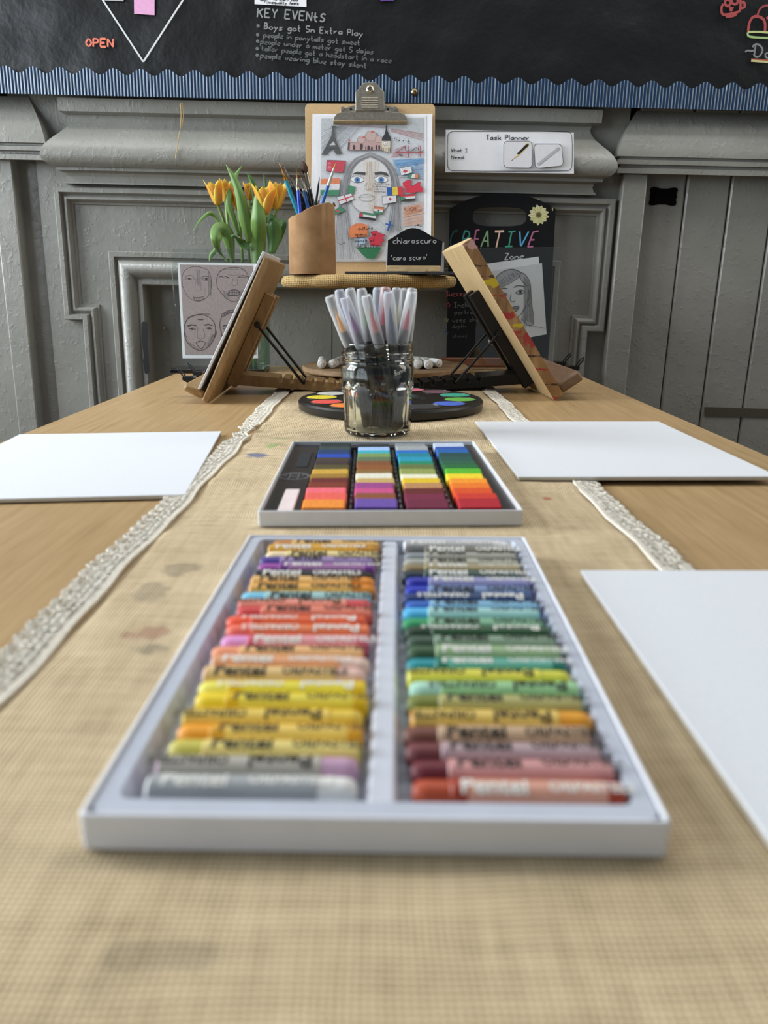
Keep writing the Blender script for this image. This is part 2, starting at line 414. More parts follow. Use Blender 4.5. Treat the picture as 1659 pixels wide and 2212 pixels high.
# left-hand side wall with its window
m = MB(); Xw = -2.1
m.box(Xw-0.12, Xw, -1.6, 1.76, FL, 0.28).box(Xw-0.12, Xw, -1.6, 1.76, 1.62, TOP).box(Xw-0.12, Xw, -1.6, -1.4, 0.28, 1.62).box(Xw-0.12, Xw, -0.1, 0.24, 0.28, 1.62).box(Xw-0.12, Xw, 1.70, 1.76, 0.28, 1.62)
struct('wall_left', m, M('c9c8c2', 0.8), wall=False)
m = MB()
for z in (0.28, 0.94, 1.58): m.box(Xw-0.09, Xw-0.04, 0.24, 1.70, z, z+0.04)
for y in (0.24, 0.715, 1.19, 1.66): m.box(Xw-0.085, Xw-0.045, y, y+0.04, 0.32, 1.58)
struct('window_1', m, M('d8d8d4', 0.5), wall=False)
m = MB()
for z in (0.28, 0.94, 1.58): m.box(Xw-0.09, Xw-0.04, -1.4, -0.1, z, z+0.04)
for y in (-1.4, -0.97, -0.55, -0.14): m.box(Xw-0.085, Xw-0.045, y, y+0.04, 0.32, 1.58)
struct('window_2', m, M('d8d8d4', 0.5), wall=False)

# back wall: panels, boarded fireplace, tongue-and-groove planks
xin_l, xin_r, z_in = wx(312, 640), wx(1150, 640), wz(500, 617)
gapx = wx(75.5, 349); pA_l, pA_r = wx(-22, 350, YF-.022), wx(25, 350, YF-.022)
post_l, post_r = wx(1347, 383, YF-.03), wx(1400, 384, YF-.03)
rail_z = wz(60, 345)
m = MB()
m.box(xin_l-0.05, wx(715, 640)-0.001, YF+0.035, YF+0.09, FL, z_in+0.05)
m.box(wx(715, 640)+0.001, xin_r+0.05, YF+0.035, YF+0.09, FL, z_in+0.05)
AX = Matrix(((1, 0, 0, 0), (0, 0, 1, 0), (0, 1, 0, 0), (0, 0, 0, 1)))
m.prism([(gapx+.002, FL), (xin_l-.01, FL), (xin_l-.01, z_in+.012), (xin_r+.01, z_in+.012), (xin_r+.01, FL), (post_l+.01, FL), (post_l+.01, rail_z+.2), (gapx+.002, rail_z+.2)], YF, YF+.08, Mx=AX)
m.box(-2.25, 2.25, YF+0.085, YF+0.15, FL-0.05, TOP+0.1)
m.box(-2.25, 2.25, YF-0.004, YF+0.08, rail_z+0.19, TOP+0.1)
m.box(pA_r-0.01, gapx-0.002, YF+0.012, YF+0.08, FL, rail_z+0.2)
def plank(x0, x1, y=YF):
    c = 0.0035
    m.prism([(x0, y+0.08), (x0, y+c), (x0+c, y), (x1-c, y), (x1, y+c), (x1, y+0.08)], FL, rail_z+0.2)
x = post_r-0.03; edges = [wx(1485, 386), wx(1581, 387)]
pw = edges[1]-edges[0]
bx = [post_r-0.02]+edges+[edges[1]+pw*k for k in range(1, 13)]
for a, b in zip(bx, bx[1:]): plank(a+0.0012, b-0.0012)
k = pA_l+0.01
for i in range(13): plank(k-pw*(i+1)+0.0012, k-pw*i-0.0012, YF+0.012)
struct('wall_back', m, PAINT)
struct('trim_1', MB().box(pA_l, pA_r, YF-0.022, YF+0.07, FL, rail_z+0.01), PAINT, bevel=0.003)
struct('trim_2', MB().box(post_l, post_r, YF-0.030, YF+0.07, FL, wz(1370, 384)+0.004), PAINT, bevel=0.003)

def run(prof, xl, xr, mitre_l=True, mitre_r=True):
    """a moulding along the wall, its profile (z, out) turned back into the wall at its ends"""
    mb = MB(); R = []
    if mitre_l: R.append([Vector((xl-o, YF+0.02, z)) for z, o in prof])
    R.append([Vector((xl-(o if mitre_l else 0), YF-o, z)) for z, o in prof])
    R.append([Vector((xr+(o if mitre_r else 0), YF-o, z)) for z, o in prof])
    if mitre_r: R.append([Vector((xr+o, YF+0.02, z)) for z, o in prof])
    return mb.loft(R, False)
def prof_px(px, rows, n=64, sharp=()):
    return [(wz(px, y, YF-o), o) for y, o in rows]
mant = [(216, 0), (219, .030), (226, .030), (248, .029), (252, .022), (256, .014), (264, .012), (274, .0145), (284, .021), (296, .032), (308, .044), (320, .0535),
        (332, .059), (342, .0605), (352, .0585), (360, .053), (366, .046), (368, .039), (375, .039), (376.5, .032), (381, .026), (388, .0235), (397, .026), (401, .030), (404, .030), (405, 0)]
rows = [(wz(727, y+5, YF-o), o) for y, o in mant]
zref = {y: r[0] for (y, _), r in zip(mant, rows)}
struct('trim_3', run(rows, wx(155, 272, YF-.012)+.012, wx(1335, 352, YF-.06)-.060), PAINT, smooth=38)
rl = [(209, 0), (216, .004), (232, .013), (250, .0225), (270, .0315), (290, .038), (300, .0405), (308, .041), (310, .035), (314, .035), (315.5, .040), (325, .040), (326.5, .033), (332, .033), (333.5, .038), (345, .038), (346, 0)]
rrows = [(wz(60, y, YF-o), o) for y, o in rl]
struct('trim_4', run(rrows, -2.2, wx(62, 212), False, True), PAINT, smooth=38)
struct('trim_5', run(rrows, wx(1374, 264), 2.2, True, False), PAINT, smooth=38)

def sweep(path, prof):
    """a moulding along a path in the wall plane (x, z); s runs to the right of travel, h stands out of the wall"""
    n = len(path); R = []
    for i in range(n):
        def nrm(a, b):
            d = Vector((b[0]-a[0], b[1]-a[1])).normalized(); return Vector((d.y, -d.x))
        a = nrm(path[i-1], path[i]) if i else None; b = nrm(path[i], path[i+1]) if i < n-1 else None
        v = a or b
        if a and b: v = (a+b)/(1+a.dot(b))
        R.append([Vector((path[i][0]+v.x*s_, YF-h, path[i][1]+v.y*s_)) for s_, h in prof])
    return MB().loft(R, False)
xe, xs = wx(123, 402), wx(186, 690)
ze, zs = wz(300, 409), wz(150, 690)
xe2, xs2 = wx(1325, 440), wx(1264, 718)
zs2 = wz(1285, 716)
struct('trim_6', sweep([(xs, FL), (xs, zs), (xe, zs), (xe, ze), (xe2, ze), (xe2, zs2), (xs2, zs2), (xs2, FL)],
       [(0, -.002), (0, .019), (.002, .021), (.010, .021), (.0115, .014), (.014, .0105), (.0165, .0125), (.019, .0165), (.0225, .0165), (.025, .012), (.027, .005), (.031, .004), (.0325, -.002)]), PAINT, smooth=30)
xo, xo2, zo = wx(240, 545), wx(1203, 620), wz(400, 546)
struct('trim_7', sweep([(xo, FL), (xo, zo), (xo2, zo), (xo2, FL)],
       [(0, -.002), (0, .018), (.002, .020), (.011, .020), (.0125, .013), (.0155, .012), (.019, .018), (.026, .0235), (.034, .0255), (.042, .023), (.049, .016), (.053, .009), (.055, .010), (.057, .013), (.064, .013), (.066, .010), (.068, -.04)]), PAINT, smooth=34)

# ------------------------------------------------------------------ black display board, its border and what is pinned on it
random.seed(11)
bz0 = wz(830, 205, 1.675)
t = NT('black_backing_paper'); co = t.coord()
nn = t.noise(9, 5, co); n2 = t.noise(34, 3, co)
t.bump(t.math('ADD', nn, t.math('MULTIPLY', n2, 0.25)), 0.22, 0.02)
BOARD_BLACK = t.fin(lin('0d0f12'), 0.40, **{'Specular IOR Level': .55})
board = thing('display_board', 'large black paper display board with chalk writing above the grey panelling', 'display board')
board.matrix_world = Matrix.Translation((0, 0, T)) @ WALL_M
m = MB(); m.box(-1.5, 1.5, 1.664, 1.697, bz0, 1.15)
m.build('frame_panel', M('3a3a3a', 0.6), board)
def wrinkle(u, v):
    x = -1.45+2.9*u; z = bz0+0.01+1.1*v
    r = sum(0.0012*sin(x*a+z*b+c) for a, b, c in ((31, 17, 0.3), (-23, 41, 1.7), (57, -29, 2.2), (13, 67, 0.9)))
    return Vector((x, 1.6625+r*0.5-0.0015, z))
MB().grid(220, 90, wrinkle).build('backing_paper', BOARD_BLACK, board, smooth=60)
pb = Pl((0, 1.657, 0), wall=True)
def board_art(name):
    global ar
    o = ar.mb.build(name, ar.mats, board, solid=-1); o.matrix_parent_inverse = Matrix(); o.matrix_local = pb.M.to_4x4(); o.location = pb.P
    ar = Art(pb, 0.0015)
ar = Art(pb, 0.0015)
CH = 'b9bcbd'
ar.line([(222, 0), (310, 134)], .0032, 'd5d8da', it=0); ar.line([(396, 0), (310, 134)], .0032, 'd5d8da', it=0)
board_art('chalk_triangle')
for k in range(3): ar.text('OPEN', (186+k*.5, 101+k*.4), (244+k*.5, 101+k*.4), 17, .0024, 'e8806a')
board_art('orange_lettering')
ar.text('KEY EVENtS', (556, 37), (702, 48), 19, .0026, '8f9394', slant=.02)
for (tx, x0, y0, x1, y1, hh, cc) in (('Boys got 5n Extra Play', 571, 63, 783, 79, 13, '8b8f90'), ('people in ponytails got sweet', 569, 81, 777, 98, 11, '676b6d'),
        ('people under a meter got 5 dajos', 563, 95, 806, 118, 11, '606467'), ('taller people got a headstart in a race', 565, 110, 845, 137, 11, '5d6163'), ('people wearing blue stay silent', 563, 125, 791, 148, 11, '64686a')):
    ar.text(tx, (x0, y0), (x1, y1), hh, .0019, cc)
for (x, y) in ((558, 57), (557, 76), (557, 90), (556, 106), (556, 120)): ar.disc((x, y), 3.6, 3.8, '6d7173')
board_art('chalk_list')
cv = (1480, 0, 179/1659); RD = 'b04f50'
ar.line([(760, 85), (720, 140), (722, 270), (770, 310), (1060, 250), (1105, 200), (1100, 0), (1080, -30)], .0042, RD, cv)
ar.disc((845, 60), 55, 65, RD, cv, wd=.0045); ar.disc((985, 25), 65, 65, RD, cv, wd=.0045)
ar.poly([(870, 130), (970, 150), (930, 240), (880, 225)], RD, cv)
ar.line([(810, 320), (850, 345), (1000, 310), (1020, 280)], .0042, RD, cv)
ar.line([(1110, 170), (1200, 150), (1165, 30), (1120, 60)], .0045, RD, cv)
board_art('chalk_cup')
ar.line([(1255, 640), (1270, 470), (1340, 340), (1450, 325), (1560, 380), (1600, 480), (1590, 650)], .0046, RD, cv)
ar.line([(1440, 310), (1480, 190), (1570, 120), (1660, 110), (1740, 150)], .0036, 'a04a4c', cv)
ar.line([(1620, 380), (1680, 340), (1760, 330)], .0046, RD, cv)
ar.line([(1250, 650), (1420, 640), (1700, 660)], .0036, 'c3cf8c', cv); ar.line([(1245, 650), (1250, 735), (1400, 755), (1700, 765)], .0036, 'a9c987', cv)
board_art('chalk_arches')
ar.line([(1195, 1045), (1240, 1010), (1300, 1025), (1380, 1015)], .0030, '878b8d', cv)
ar.line([(1345, 950), (1370, 900), (1450, 880), (1540, 960), (1545, 1040), (1480, 1140), (1400, 1150), (1365, 1080)], .0032, '878b8d', cv)
ar.line([(1405, 900), (1380, 1080)], .0030, '878b8d', cv, 0)
ar.line([(1680, 1060), (1610, 1070), (1590, 1130), (1640, 1170), (1700, 1150)], .0030, '878b8d', cv)
ar.line([(1315, 1190), (1700, 1210)], .0030, 'b05a48', cv, 0); ar.line([(1315, 1220), (1700, 1248)], .0036, 'd0cc94', cv, 0)
board_art('chalk_heading')

# corrugated scalloped border strip
zb, zt = wz(830, 221, 1.652), wz(830, 161, 1.652); x0b = wx(303, 137, 1.652); pit = (wx(1580, 165, 1.652)-wx(44, 131, 1.652))/26.35
amp = 0.5*abs(wz(830, 161, 1.652)-wz(830, 176, 1.652)); rp = 0.0063
m = MB(); n = 2600; V = []; Fc = []
for i in range(n):
    x = -1.3+2.6*i/(n-1); ph = (x-x0b)/pit*2*pi
    zt_ = zt-amp+amp*(cos(ph) if cos(ph) > 0 else cos(ph)*0.95)
    q = ((x/rp) % 1.0)
    yy = 1.6515-0.0016*abs(sin(pi*q))**0.55*1.0
    zz = [zb, zb*0.5+zt_*0.5, zt_]
    V += [(x, yy, z) for z in zz]+[(x, yy+0.0009, zt_), (x, yy+0.0009, zb)]
for i in range(n-1):
    for j in range(4): Fc.append((i*5+j, (i+1)*5+j, (i+1)*5+j+1, i*5+j+1))
m.add(V, Fc)
t = NT('blue_corrugated_card'); sep = t.n('SeparateXYZ'); t.l(t.coord(), sep.inputs[0])
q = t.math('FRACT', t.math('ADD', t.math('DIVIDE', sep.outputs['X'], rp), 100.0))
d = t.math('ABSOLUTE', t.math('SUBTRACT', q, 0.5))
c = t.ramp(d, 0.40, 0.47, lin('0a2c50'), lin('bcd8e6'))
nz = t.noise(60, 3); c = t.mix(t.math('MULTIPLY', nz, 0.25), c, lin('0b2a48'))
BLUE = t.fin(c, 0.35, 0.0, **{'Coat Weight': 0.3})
bo = single('scalloped_border', m, BLUE, 'blue corrugated scalloped card border strip along the bottom of the black board', 'border strip', loc='wall', smooth=70, solid=-1)
pp = wony(895, 199, 1.648)
o = single('push_pin', MB().lathe([(0.0001, -0.006), (.0035, -0.0055), (.0062, -0.003), (.0072, 0), (.005, 0.0002)], 16), BRASS, 'round brass drawing pin stuck in the blue corrugated border', 'pin', smooth=60)
o.matrix_world = Matrix.Translation((0, 0, T)) @ WALL_M @ Matrix.Translation(pp) @ Matrix.Rotation(-pi/2, 4, 'X')
def wsheet(name, quad, Y, mat, label, cat, th=0.0006, curl=0.0, arts=None, kids=None):
    """A flat sheet on the wall: corners in order top-left, top-right, bottom-right, bottom-left."""
    pl = Pl((wony(*quad[3], Y).x, Y, wony(*quad[3], Y).z), wall=True)
    q = [pl.px(*p) for p in quad]; mb = MB(); nu, nv = 12, 6
    def f(off):
        def g(u, v):
            a = Vector(q[3]).lerp(Vector(q[2]), u); b = Vector(q[0]).lerp(Vector(q[1]), u); p = a.lerp(b, v)
            return Vector((p.x, p.y, off+curl*(abs(u-0.45)*2)**2.5*(0.4+0.6*v)))
        return g
    mb.grid(nu, nv, f(th)); mb.grid(nu, nv, f(0))
    root = thing(name, label, cat, pl); mb.build('sheet', mat, root, smooth=60, solid=-1)
    return root, pl
r_, pl = wsheet('sticky_note', [(289, -40), (334, -40), (334, 33), (290, 30)], 1.6585, M('dfa6cf', 0.8), 'pink sticky note on the black display board above the white chalk triangle', 'sticky note', curl=-0.0)
r_, pl = wsheet('paper_slip', [(220, -30), (267, -30), (267, 3), (220, 1)], 1.6585, M('a9adb0', 0.8), 'grey paper slip at the top of the black board beside the pink note', 'paper')
r_, pl = wsheet('paper_slip', [(815, -30), (862, -30), (850, 2), (822, 3)], 1.6585, M('5f3f92', 0.8), 'purple paper piece at the very top of the black display board', 'paper')
r_, pl = wsheet('writing_card', [(550, -60), (662, -60), (662, 15), (550, 9)], 1.6585, PAPER, 'white laminated card with handwriting above the chalk list on the black board', 'card')
ar = Art(pl, 0.0009)
ar.text('to learn how', (590, 1), (643, 4), 8, .0011, '3a3c42'); ar.text('inequality feels', (580, 8), (645, 11), 6.5, .0011, '3a3c42'); ar.text('why', (562, 2), (574, 3), 6, .001, '3a3c42')
ar.line([(577, -10), (577, 9)], .0008, '777a80', it=0); ar.build('handwriting', r_)

# task planner paper with its two cards, stuck on the swelling of the mantel moulding
YP = 1.6365
r_, pl = wsheet('task_planner', [(963, 280), (1240, 286), (1240, 375), (962, 372)], YP, PAPER, 'long white task planner paper stuck on the grey moulding beside the clipboard', 'paper', 0.0006, -0.002)
ar = Art(pl, 0.0011); K = '23252b'
def rr(x0, y0, x1, y1, r, wd, col, cv=(0, 0, 1)):
    ar.line([(x0+r, y0), (x1-r, y0), (x1-r*.3, y0+r*.3), (x1, y0+r), (x1, y1-r), (x1-r*.3, y1-r*.3), (x1-r, y1), (x0+r, y1), (x0+r*.3, y1-r*.3), (x0, y1-r), (x0, y0+r), (x0+r*.3, y0+r*.3)], wd, col, cv, 1, True)
rr(966, 284, 1236, 370, 12, .0011, K)
ar.text('Task Planner', (1050, 302), (1143, 302.5), 10.5, .0013, K, jit=.05); ar.text('What I', (975, 328), (1009, 328.5), 6.5, .0010, K, jit=.05); ar.text('Need:', (975, 343), (1003, 343.5), 6.5, .0010, K, jit=.05)
ar.build('printing', r_)
for (q, lab, nm) in (([(1088, 305), (1149, 305), (1149, 363), (1088, 362)], 'rounded white card with a printed pencil on the task planner', 'pencil'), ([(1153, 311), (1213, 311), (1217, 358), (1156, 364)], 'rounded white card with a printed ruler on the task planner', 'ruler')):
    pl2 = Pl((wony(*q[3], YP-.004).x, YP-.004, wony(*q[3], YP-.004).z), wall=True)
    Q = [Vector(pl2.px(*p)) for p in (q[3], q[2], q[1], q[0])]; out = []
    for i in range(4):
        a, b, c_ = Q[i-1], Q[i], Q[(i+1) % 4]; e1 = (a-b).normalized()*.006; e2 = (c_-b).normalized()*.006
        out += [b+e1, b+(e1+e2)*0.32, b+e2]
    root = thing('picture_card', lab, 'card', pl2); MB().prism([(p.x, p.y) for p in out], -0.0012, 0.0006).build('card_body', CARD_W, root)
    ar = Art(pl2, 0.0008)
    ar.line([(p.x, p.y) for p in out], .0008, K, None, 0, True)
    cv = (940, 260, 540/1659)
    if nm == 'pencil':
        ar.poly([(536, 240), (606, 152), (622, 152), (622, 168), (552, 238)], 'e3c96a', cv); ar.poly([(540, 222), (600, 162), (622, 155), (618, 170), (556, 228)], '201f1e', cv)
        ar.poly([(536, 238), (552, 238), (504, 268)], 'd6b48a', cv); ar.poly([(512, 260), (516, 264), (503, 269)], '3a3a3a', cv)
    else:
        ar.poly([(676, 290), (818, 178), (830, 190), (686, 303)], 'bcc0c6', cv); ar.line([(676, 290), (818, 178), (830, 190), (686, 303)], .0006, '8d9197', cv, 0, True)
        for k in range(14): ar.line([(690+k*10, 296-k*8), (694+k*10, 288-k*8)], .0004, '8d9197', cv, 0)
    ar.build('printed_'+nm, root)
# small things on the woodwork
p = wony(390, 222, 1.648); q = wony(379, 342, 1.636); q2 = wony(393, 275, 1.648)
m = MB(); m.tube(smooth_line([p, wony(392, 260, 1.650), wony(386, 300, 1.642), q]), .0009, 6); m.tube(smooth_line([wony(394, 222, 1.648), wony(397, 245, 1.652), q2]), .0008, 6); m.tube([wony(387, 230, 1.65), wony(392, 222, 1.648)], .0007, 6)
single('twine', m, M('b9a06c', 0.9), 'thin loose twine dangling from the blue border over the grey moulding', 'twine', loc='wall', smooth=60)
pl = Pl(tuple(wony(1405, 445, YF-.0004)), wall=True)
c0 = Vector(pl.px(1432.5, 424.5)); e = Vector(pl.px(1460, 445))-c0; W_, H_ = abs(e.x), abs(e.y); out = []
for (sx, sy) in ((1, -1), (1, 1), (-1, 1), (-1, -1)):
    pts = [(0.25, 0.86), (0.45, 0.93), (0.7, 1.0), (0.92, 0.95), (1.0, 0.75), (0.97, 0.5), (0.93, 0.3), (0.99, 0.0)]
    if sx*sy < 0: pts = pts
    seq = pts if sx*sy > 0 else pts
    quad = [(c0.x+sx*a*W_, c0.y+sy*b*H_) for a, b in pts]
    out += quad[::-1] if (sx > 0) == (sy > 0) else quad
out2 = []
import itertools
ang = sorted(set((round(px_, 6), round(py_, 6)) for px_, py_ in out), key=lambda v: atan2((v[1]-c0.y)/H_, (v[0]-c0.x)/W_))
single('chalk_label', MB().prism(ang, 0, 0.0012), M('040506', 0.8, **{'Specular IOR Level': .1}), 'small black plaque shaped chalk sticker on the grey plank wall', 'sticker', loc=pl)
pl = Pl(tuple(wony(1522, 898, YF-.0004)), wall=True); a = pl.px(1522, 879); b = pl.px(1659, 903); a2 = pl.px(1522, 898)
single('hook_tape', MB().prism([(a2[0], a2[1]), (b[0]+.15, b[1]), (b[0]+.15, b[1]+.019), (a[0], a[1])], 0, .0016), M('4d4a3e', 0.95, 0, .4, .6, 700), 'strip of grey brown hook tape stuck across the grey planks', 'tape', loc=pl)
pl = Pl(tuple(wony(320, 806, YF-.024)), yaw=0, wall=True)
pts = [pl.px(x_, y_) for x_, y_ in ((306, 698), (310, 694), (318, 697), (320, 728), (319, 740), (323, 803), (320, 808), (313, 806), (309, 780), (311, 770), (306, 730))]
single('black_sticker', MB().prism(pts, 0, .001), M('0b0c0e', 0.6), 'tall narrow black sticker on the inner fireplace moulding', 'sticker', loc=pl)
o = single('nail', MB().lathe([(0.0001, -.008), (.0022, -.0075), (.003, -.006), (.0014, -.004), (.0014, .012)], 10), STEEL, 'painted nail head sticking out of the boarded fireplace panel', 'nail', smooth=50)
o.matrix_world = Matrix.Translation((0, 0, T)) @ WALL_M @ Matrix.Translation(wony(356, 709, YF+.033)) @ Matrix.Rotation(-pi/2, 4, 'X')

# ================================================================== table and runner
tb = thing('table', 'long beech veneer classroom table pushed against the grey panelled wall', 'table', (0, 0.7, 0))
MB().box(-.400, .371, -1.0, .973, -.026, 0).build('table_top', TABLE, tb, bevel=.002)
MB().box(-.36, .33, -.95, .90, -.085, -.0261).build('apron', M('4a4a4c', .5), tb)
for sx in (-.36, .31):
    for sy in (-.95, .88): MB().box(sx, sx+.03, sy, sy+.03, FL, -.0261).build('leg', M('4a4a4c', .5), tb)
RZ = 0.0026
random.seed(3)
folds = [(0.462, .016, .0014, .5), (0.605, .010, .0022, -.3), (0.66, .016, .0016, .3), (0.76, .012, .0022, .4), (0.80, .012, .0026, -.9), (0.845, .010, .0022, -.5), (0.885, .012, .0026, -.9), (0.94, .012, .0018, -.4), (1.19, .03, .0020, .2), (.36, .03, .0012, .8), (.27, .03, .0010, -.6)]
def runner(u, v):
    x = -.146+.304*u; y = -.16+1.49*v
    e = min(u, 1-u, v*5, (1-v)*5); k = min(1, e/0.02)
    z = RZ*k+.0002
    if k > 0.9:
        d = max(0, min(1, (abs(x-.003)-.094)/.025))
        if .77 < y < .95: d = max(0, min(1, (abs(x+.008)-.05)/.03))
        if .94 < y < 1.17: d = max(0, min(1, (abs(x-.008)-.125)/.012))
        for (fy, fw, fa, sk) in folds: z += d*fa*math.exp(-((y-fy-.012*sin(x*30+fy*40)-sk*.05*x)/fw)**2)
        z += d*.0004*sin(x*60+y*22)*sin(y*47)
    xo = .0012*sin(y*31)+.0009*sin(y*83+1)
    return Vector((x+xo*(2*u-1), y, z))
rn = thing('table_runner', 'long hessian table runner with crocheted lace edging down the middle of table', 'table runner', (0, 0, 0))
MB().grid(80, 500, runner).build('cloth', BURLAP, rn, smooth=60)
LACE = M('e9e3d6', 0.9, 0, .12, .3, 500)
def lace(xi, wd, sgn, y0, y1, twist=None):
    """crochet edging: a cord, a netted band of small loops and scallops of looped yarn"""
    p = .0034; n = int((y1-y0)/p); cord = []; cord2 = []; rows = [[] for _ in range(4)]; edge = []; pic = []; SC_ = .0138
    def xy(y, f, z, j=.0006):
        k = 1.0; dx = 0; dz = 0
        if twist and abs(y-twist) < .07:
            q = 1-abs(y-twist)/.07; k = 1-.5*q; dz = .0035*q*(1+sin(y*300)*.4); dx = -sgn*.005*q*sin(y*150)
        wob = .0012*sin(y*29+xi(0)*50)+.0008*sin(y*71)
        return (xi(y)+wob+dx+sgn*wd*f*k+random.uniform(-j, j), y+random.uniform(-j, j), z+dz+random.uniform(0, j))
    for i in range(n+1):
        y = y0+i*p
        for h_ in (0, .5): cord.append(xy(y+p*h_, .0+(.02 if h_ else 0), .0036, .00015)); cord2.append(xy(y+p*h_, .10+(.03 if h_ else 0), .0034, .0002))
        for r_, (f0, f1, z) in enumerate(((.10, .34, .0032), (.30, .54, .0028), (.50, .72, .0024))):
            o_ = p*.5*(r_ % 2)
            rows[r_] += [xy(y+o_, f0, z), xy(y+o_+p*.15, (f0+f1)/2, z+.0004), xy(y+o_+p*.4, f1, z), xy(y+o_+p*.7, f1, z), xy(y+o_+p*.95, (f0+f1)/2, z+.0004)]
    m_ = int((y1-y0)/SC_)
    for i in range(m_):
        y = y0+i*SC_
        for k in range(9):
            a_ = pi*k/8; yy = y+SC_*.5-SC_*.5*cos(a_); f = .70+.24*sin(a_)
            edge.append(xy(yy, f, .0022)); 
            pic += [xy(yy, f-.06, .0022), xy(yy-.0009, f+.05, .0026), xy(yy, f+.09, .0024), xy(yy+.0009, f+.05, .0026), xy(yy, f-.06, .0022)]
        for k in range(4):
            a_ = pi*(k+.5)/4; pic += [xy(y+SC_*.5, .56, .0026), xy(y+SC_*.5-SC_*.44*cos(a_), .70+.20*sin(a_), .0026), xy(y+SC_*.5+.001, .58, .0030)]
    mb = MB(); mb.tube(cord, .0011, 5).tube(cord2, .0008, 4)
    for r_ in rows[:3]: mb.tube(r_, .00074, 4)
    mb.tube(edge, .0009, 4).tube(pic, .00072, 4)
    return mb
lace(lambda y: -.1435-.008*max(0, y-.75), .0215, -1, -.14, 1.325, .845).build('lace_edging', LACE, rn, smooth=70, solid=-1)
lace(lambda y: .1535+.003*max(0, y-.6), .0195, 1, -.14, 1.30).build('lace_edging', LACE, rn, smooth=70, solid=-1)

# blank canvas boards
def canvas(label, quad, th=.0032, z=.0008):
    q = [onz(*p, z+th) for p in quad]; c = sum(q, Vector())/4
    w_ = ((q[1]-q[0]).length+(q[2]-q[3]).length)/2; h_ = ((q[0]-q[3]).length+(q[1]-q[2]).length)/2
    ux = (q[1]-q[0]+q[2]-q[3]).normalized(); yaw = atan2(ux.y, ux.x)
    root = thing('canvas_board', label, 'board', (c.x, c.y, z), yaw, 'blank white boards laid out for painting')
    MB().box(-w_/2, w_/2, -h_/2, h_/2, 0.0001, th).build('board_panel', M('c8c2b6', .8), root, bevel=.0004)
    MB().box(-w_/2-.0003, w_/2+.0003, -h_/2-.0003, h_/2+.0003, th-.0010, th+.0003).build('white_face', CANVAS, root, bevel=.0004)
    return root
CANVAS = M('e3e7ed', 0.55, 0, .02, .05, 500)
lq = [(95, 938), (492, 932), (378, 1069)]; la, lb, lc = (onz(*p, .004) for p in lq)
def back(p):
    d = CAM_R.transposed() @ (Vector(p)-Vector((0, 0, CAM_H))); return (CX+F_PX*d.x/-d.z, CY-F_PX*d.y/-d.z)
ld = lc+(la-lb).normalized()*.212; la = lb+(la-lb).normalized()*.212
canvas('blank white board on bare table beside the side edge nearest the wooden easel', [back(la), (492, 932), (378, 1069), back(ld)])
ra, rb, rc = onz(1030, 911, .0045), onz(1425, 911, .0045), onz(1117, 1030, .0045)
canvas('blank white board overlapping the runner beside the open pastel trays, black easel beyond it', [(1030, 911), (1425, 911), back(rb-ra+rc), (1117, 1030)], z=.0040)
fa, fb = onz(1282, 1233, .0045), onz(1659, 1850, .0045)
d_ = (fb-fa).normalized()*.288; u_ = Vector((1, .0, 0))*.208
canvas('blank white board beside the oil pastels, cut off by the edge of the picture', [(1282, 1233), back(fa+u_), back(fa+u_+d_), back(fa+d_)], z=.0040)

# ================================================================== oil pastels in their white tray
random.seed(21)
ORD = ['first', 'second', 'third', 'fourth', 'fifth', 'sixth', 'seventh', 'eighth', 'ninth', 'tenth', 'eleventh', 'twelfth', 'thirteenth', 'fourteenth', 'fifteenth', 'sixteenth', 'seventeenth', 'eighteenth', 'nineteenth', 'twentieth', 'twenty-first', 'twenty-second', 'twenty-third', 'twenty-fourth']
OY = radians(-1.0); OC = (-.0006, .3085, RZ+.0006); OW, OL, OH = .1612, .2550, .0116
ob = thing('pastel_tray', 'white card tray of paper wrapped oil pastels nearest the front of the runner', 'tray', OC, OY)
TRAYW = M('e6e8ee', 0.45, 0, .02, .03, 80)
LINER = M('c2c8d6', 0.38, 0, .03)
def tray(root, name, W, L, H, th, floor, mat):
    mb = MB(); o = rect(-W/2, W/2, -L/2, L/2, .002, 3); i = rect(-W/2+th, W/2-th, -L/2+th, L/2-th, .001, 3)
    mb.ringprism(o, i, .0002, H); mb.box(-W/2+th*.5, W/2-th*.5, -L/2+th*.5, L/2-th*.5, .0002, floor)
    return mb.build(name, mat, root, bevel=.0007)
tray(ob, 'outer_tray', OW, OL, OH, .0016, .0015, TRAYW)
# moulded liner: a raised rim, a flat channel, a middle divider
m = MB(); W, L = OW/2-.0022, OL/2-.0022
o = rect(-W, W, -L, L, .004); i = rect(-W+.0055, W-.0050, -L+.0062, L-.0040, .004); i2 = rect(-W+.0075, W-.0070, -L+.0080, L-.0060, .004)
R3 = lambda q, z: [Vector((p[0], p[1], z)) for p in q]
m.loft([R3(o, .0025), R3(o, OH-.0020), R3(o, OH-.0008), R3(i, OH-.0008), R3(i2, .0026)], True, False)
m.add(R3(i2, .0026), [tuple(range(len(i2)))])
m.build('liner', LINER, ob, smooth=50, solid=-1)
md = .0028
m = MB(); m.prism([(-.0050, .0025), (-.0040, .0090), (-.0030, .0100), (.0032, .0100), (.0042, .0090), (.0052, .0025)], -L+.007, L-.005, Mx=Matrix.Translation((md-.0008, 0, 0)) @ Matrix(((1, 0, 0, 0), (0, 0, 1, 0), (0, 1, 0, 0), (0, 0, 0, 1))))
m.build('divider', M('d3d7e2', 0.4, 0, .02), ob)
PR, PLEN = .00462, .0605
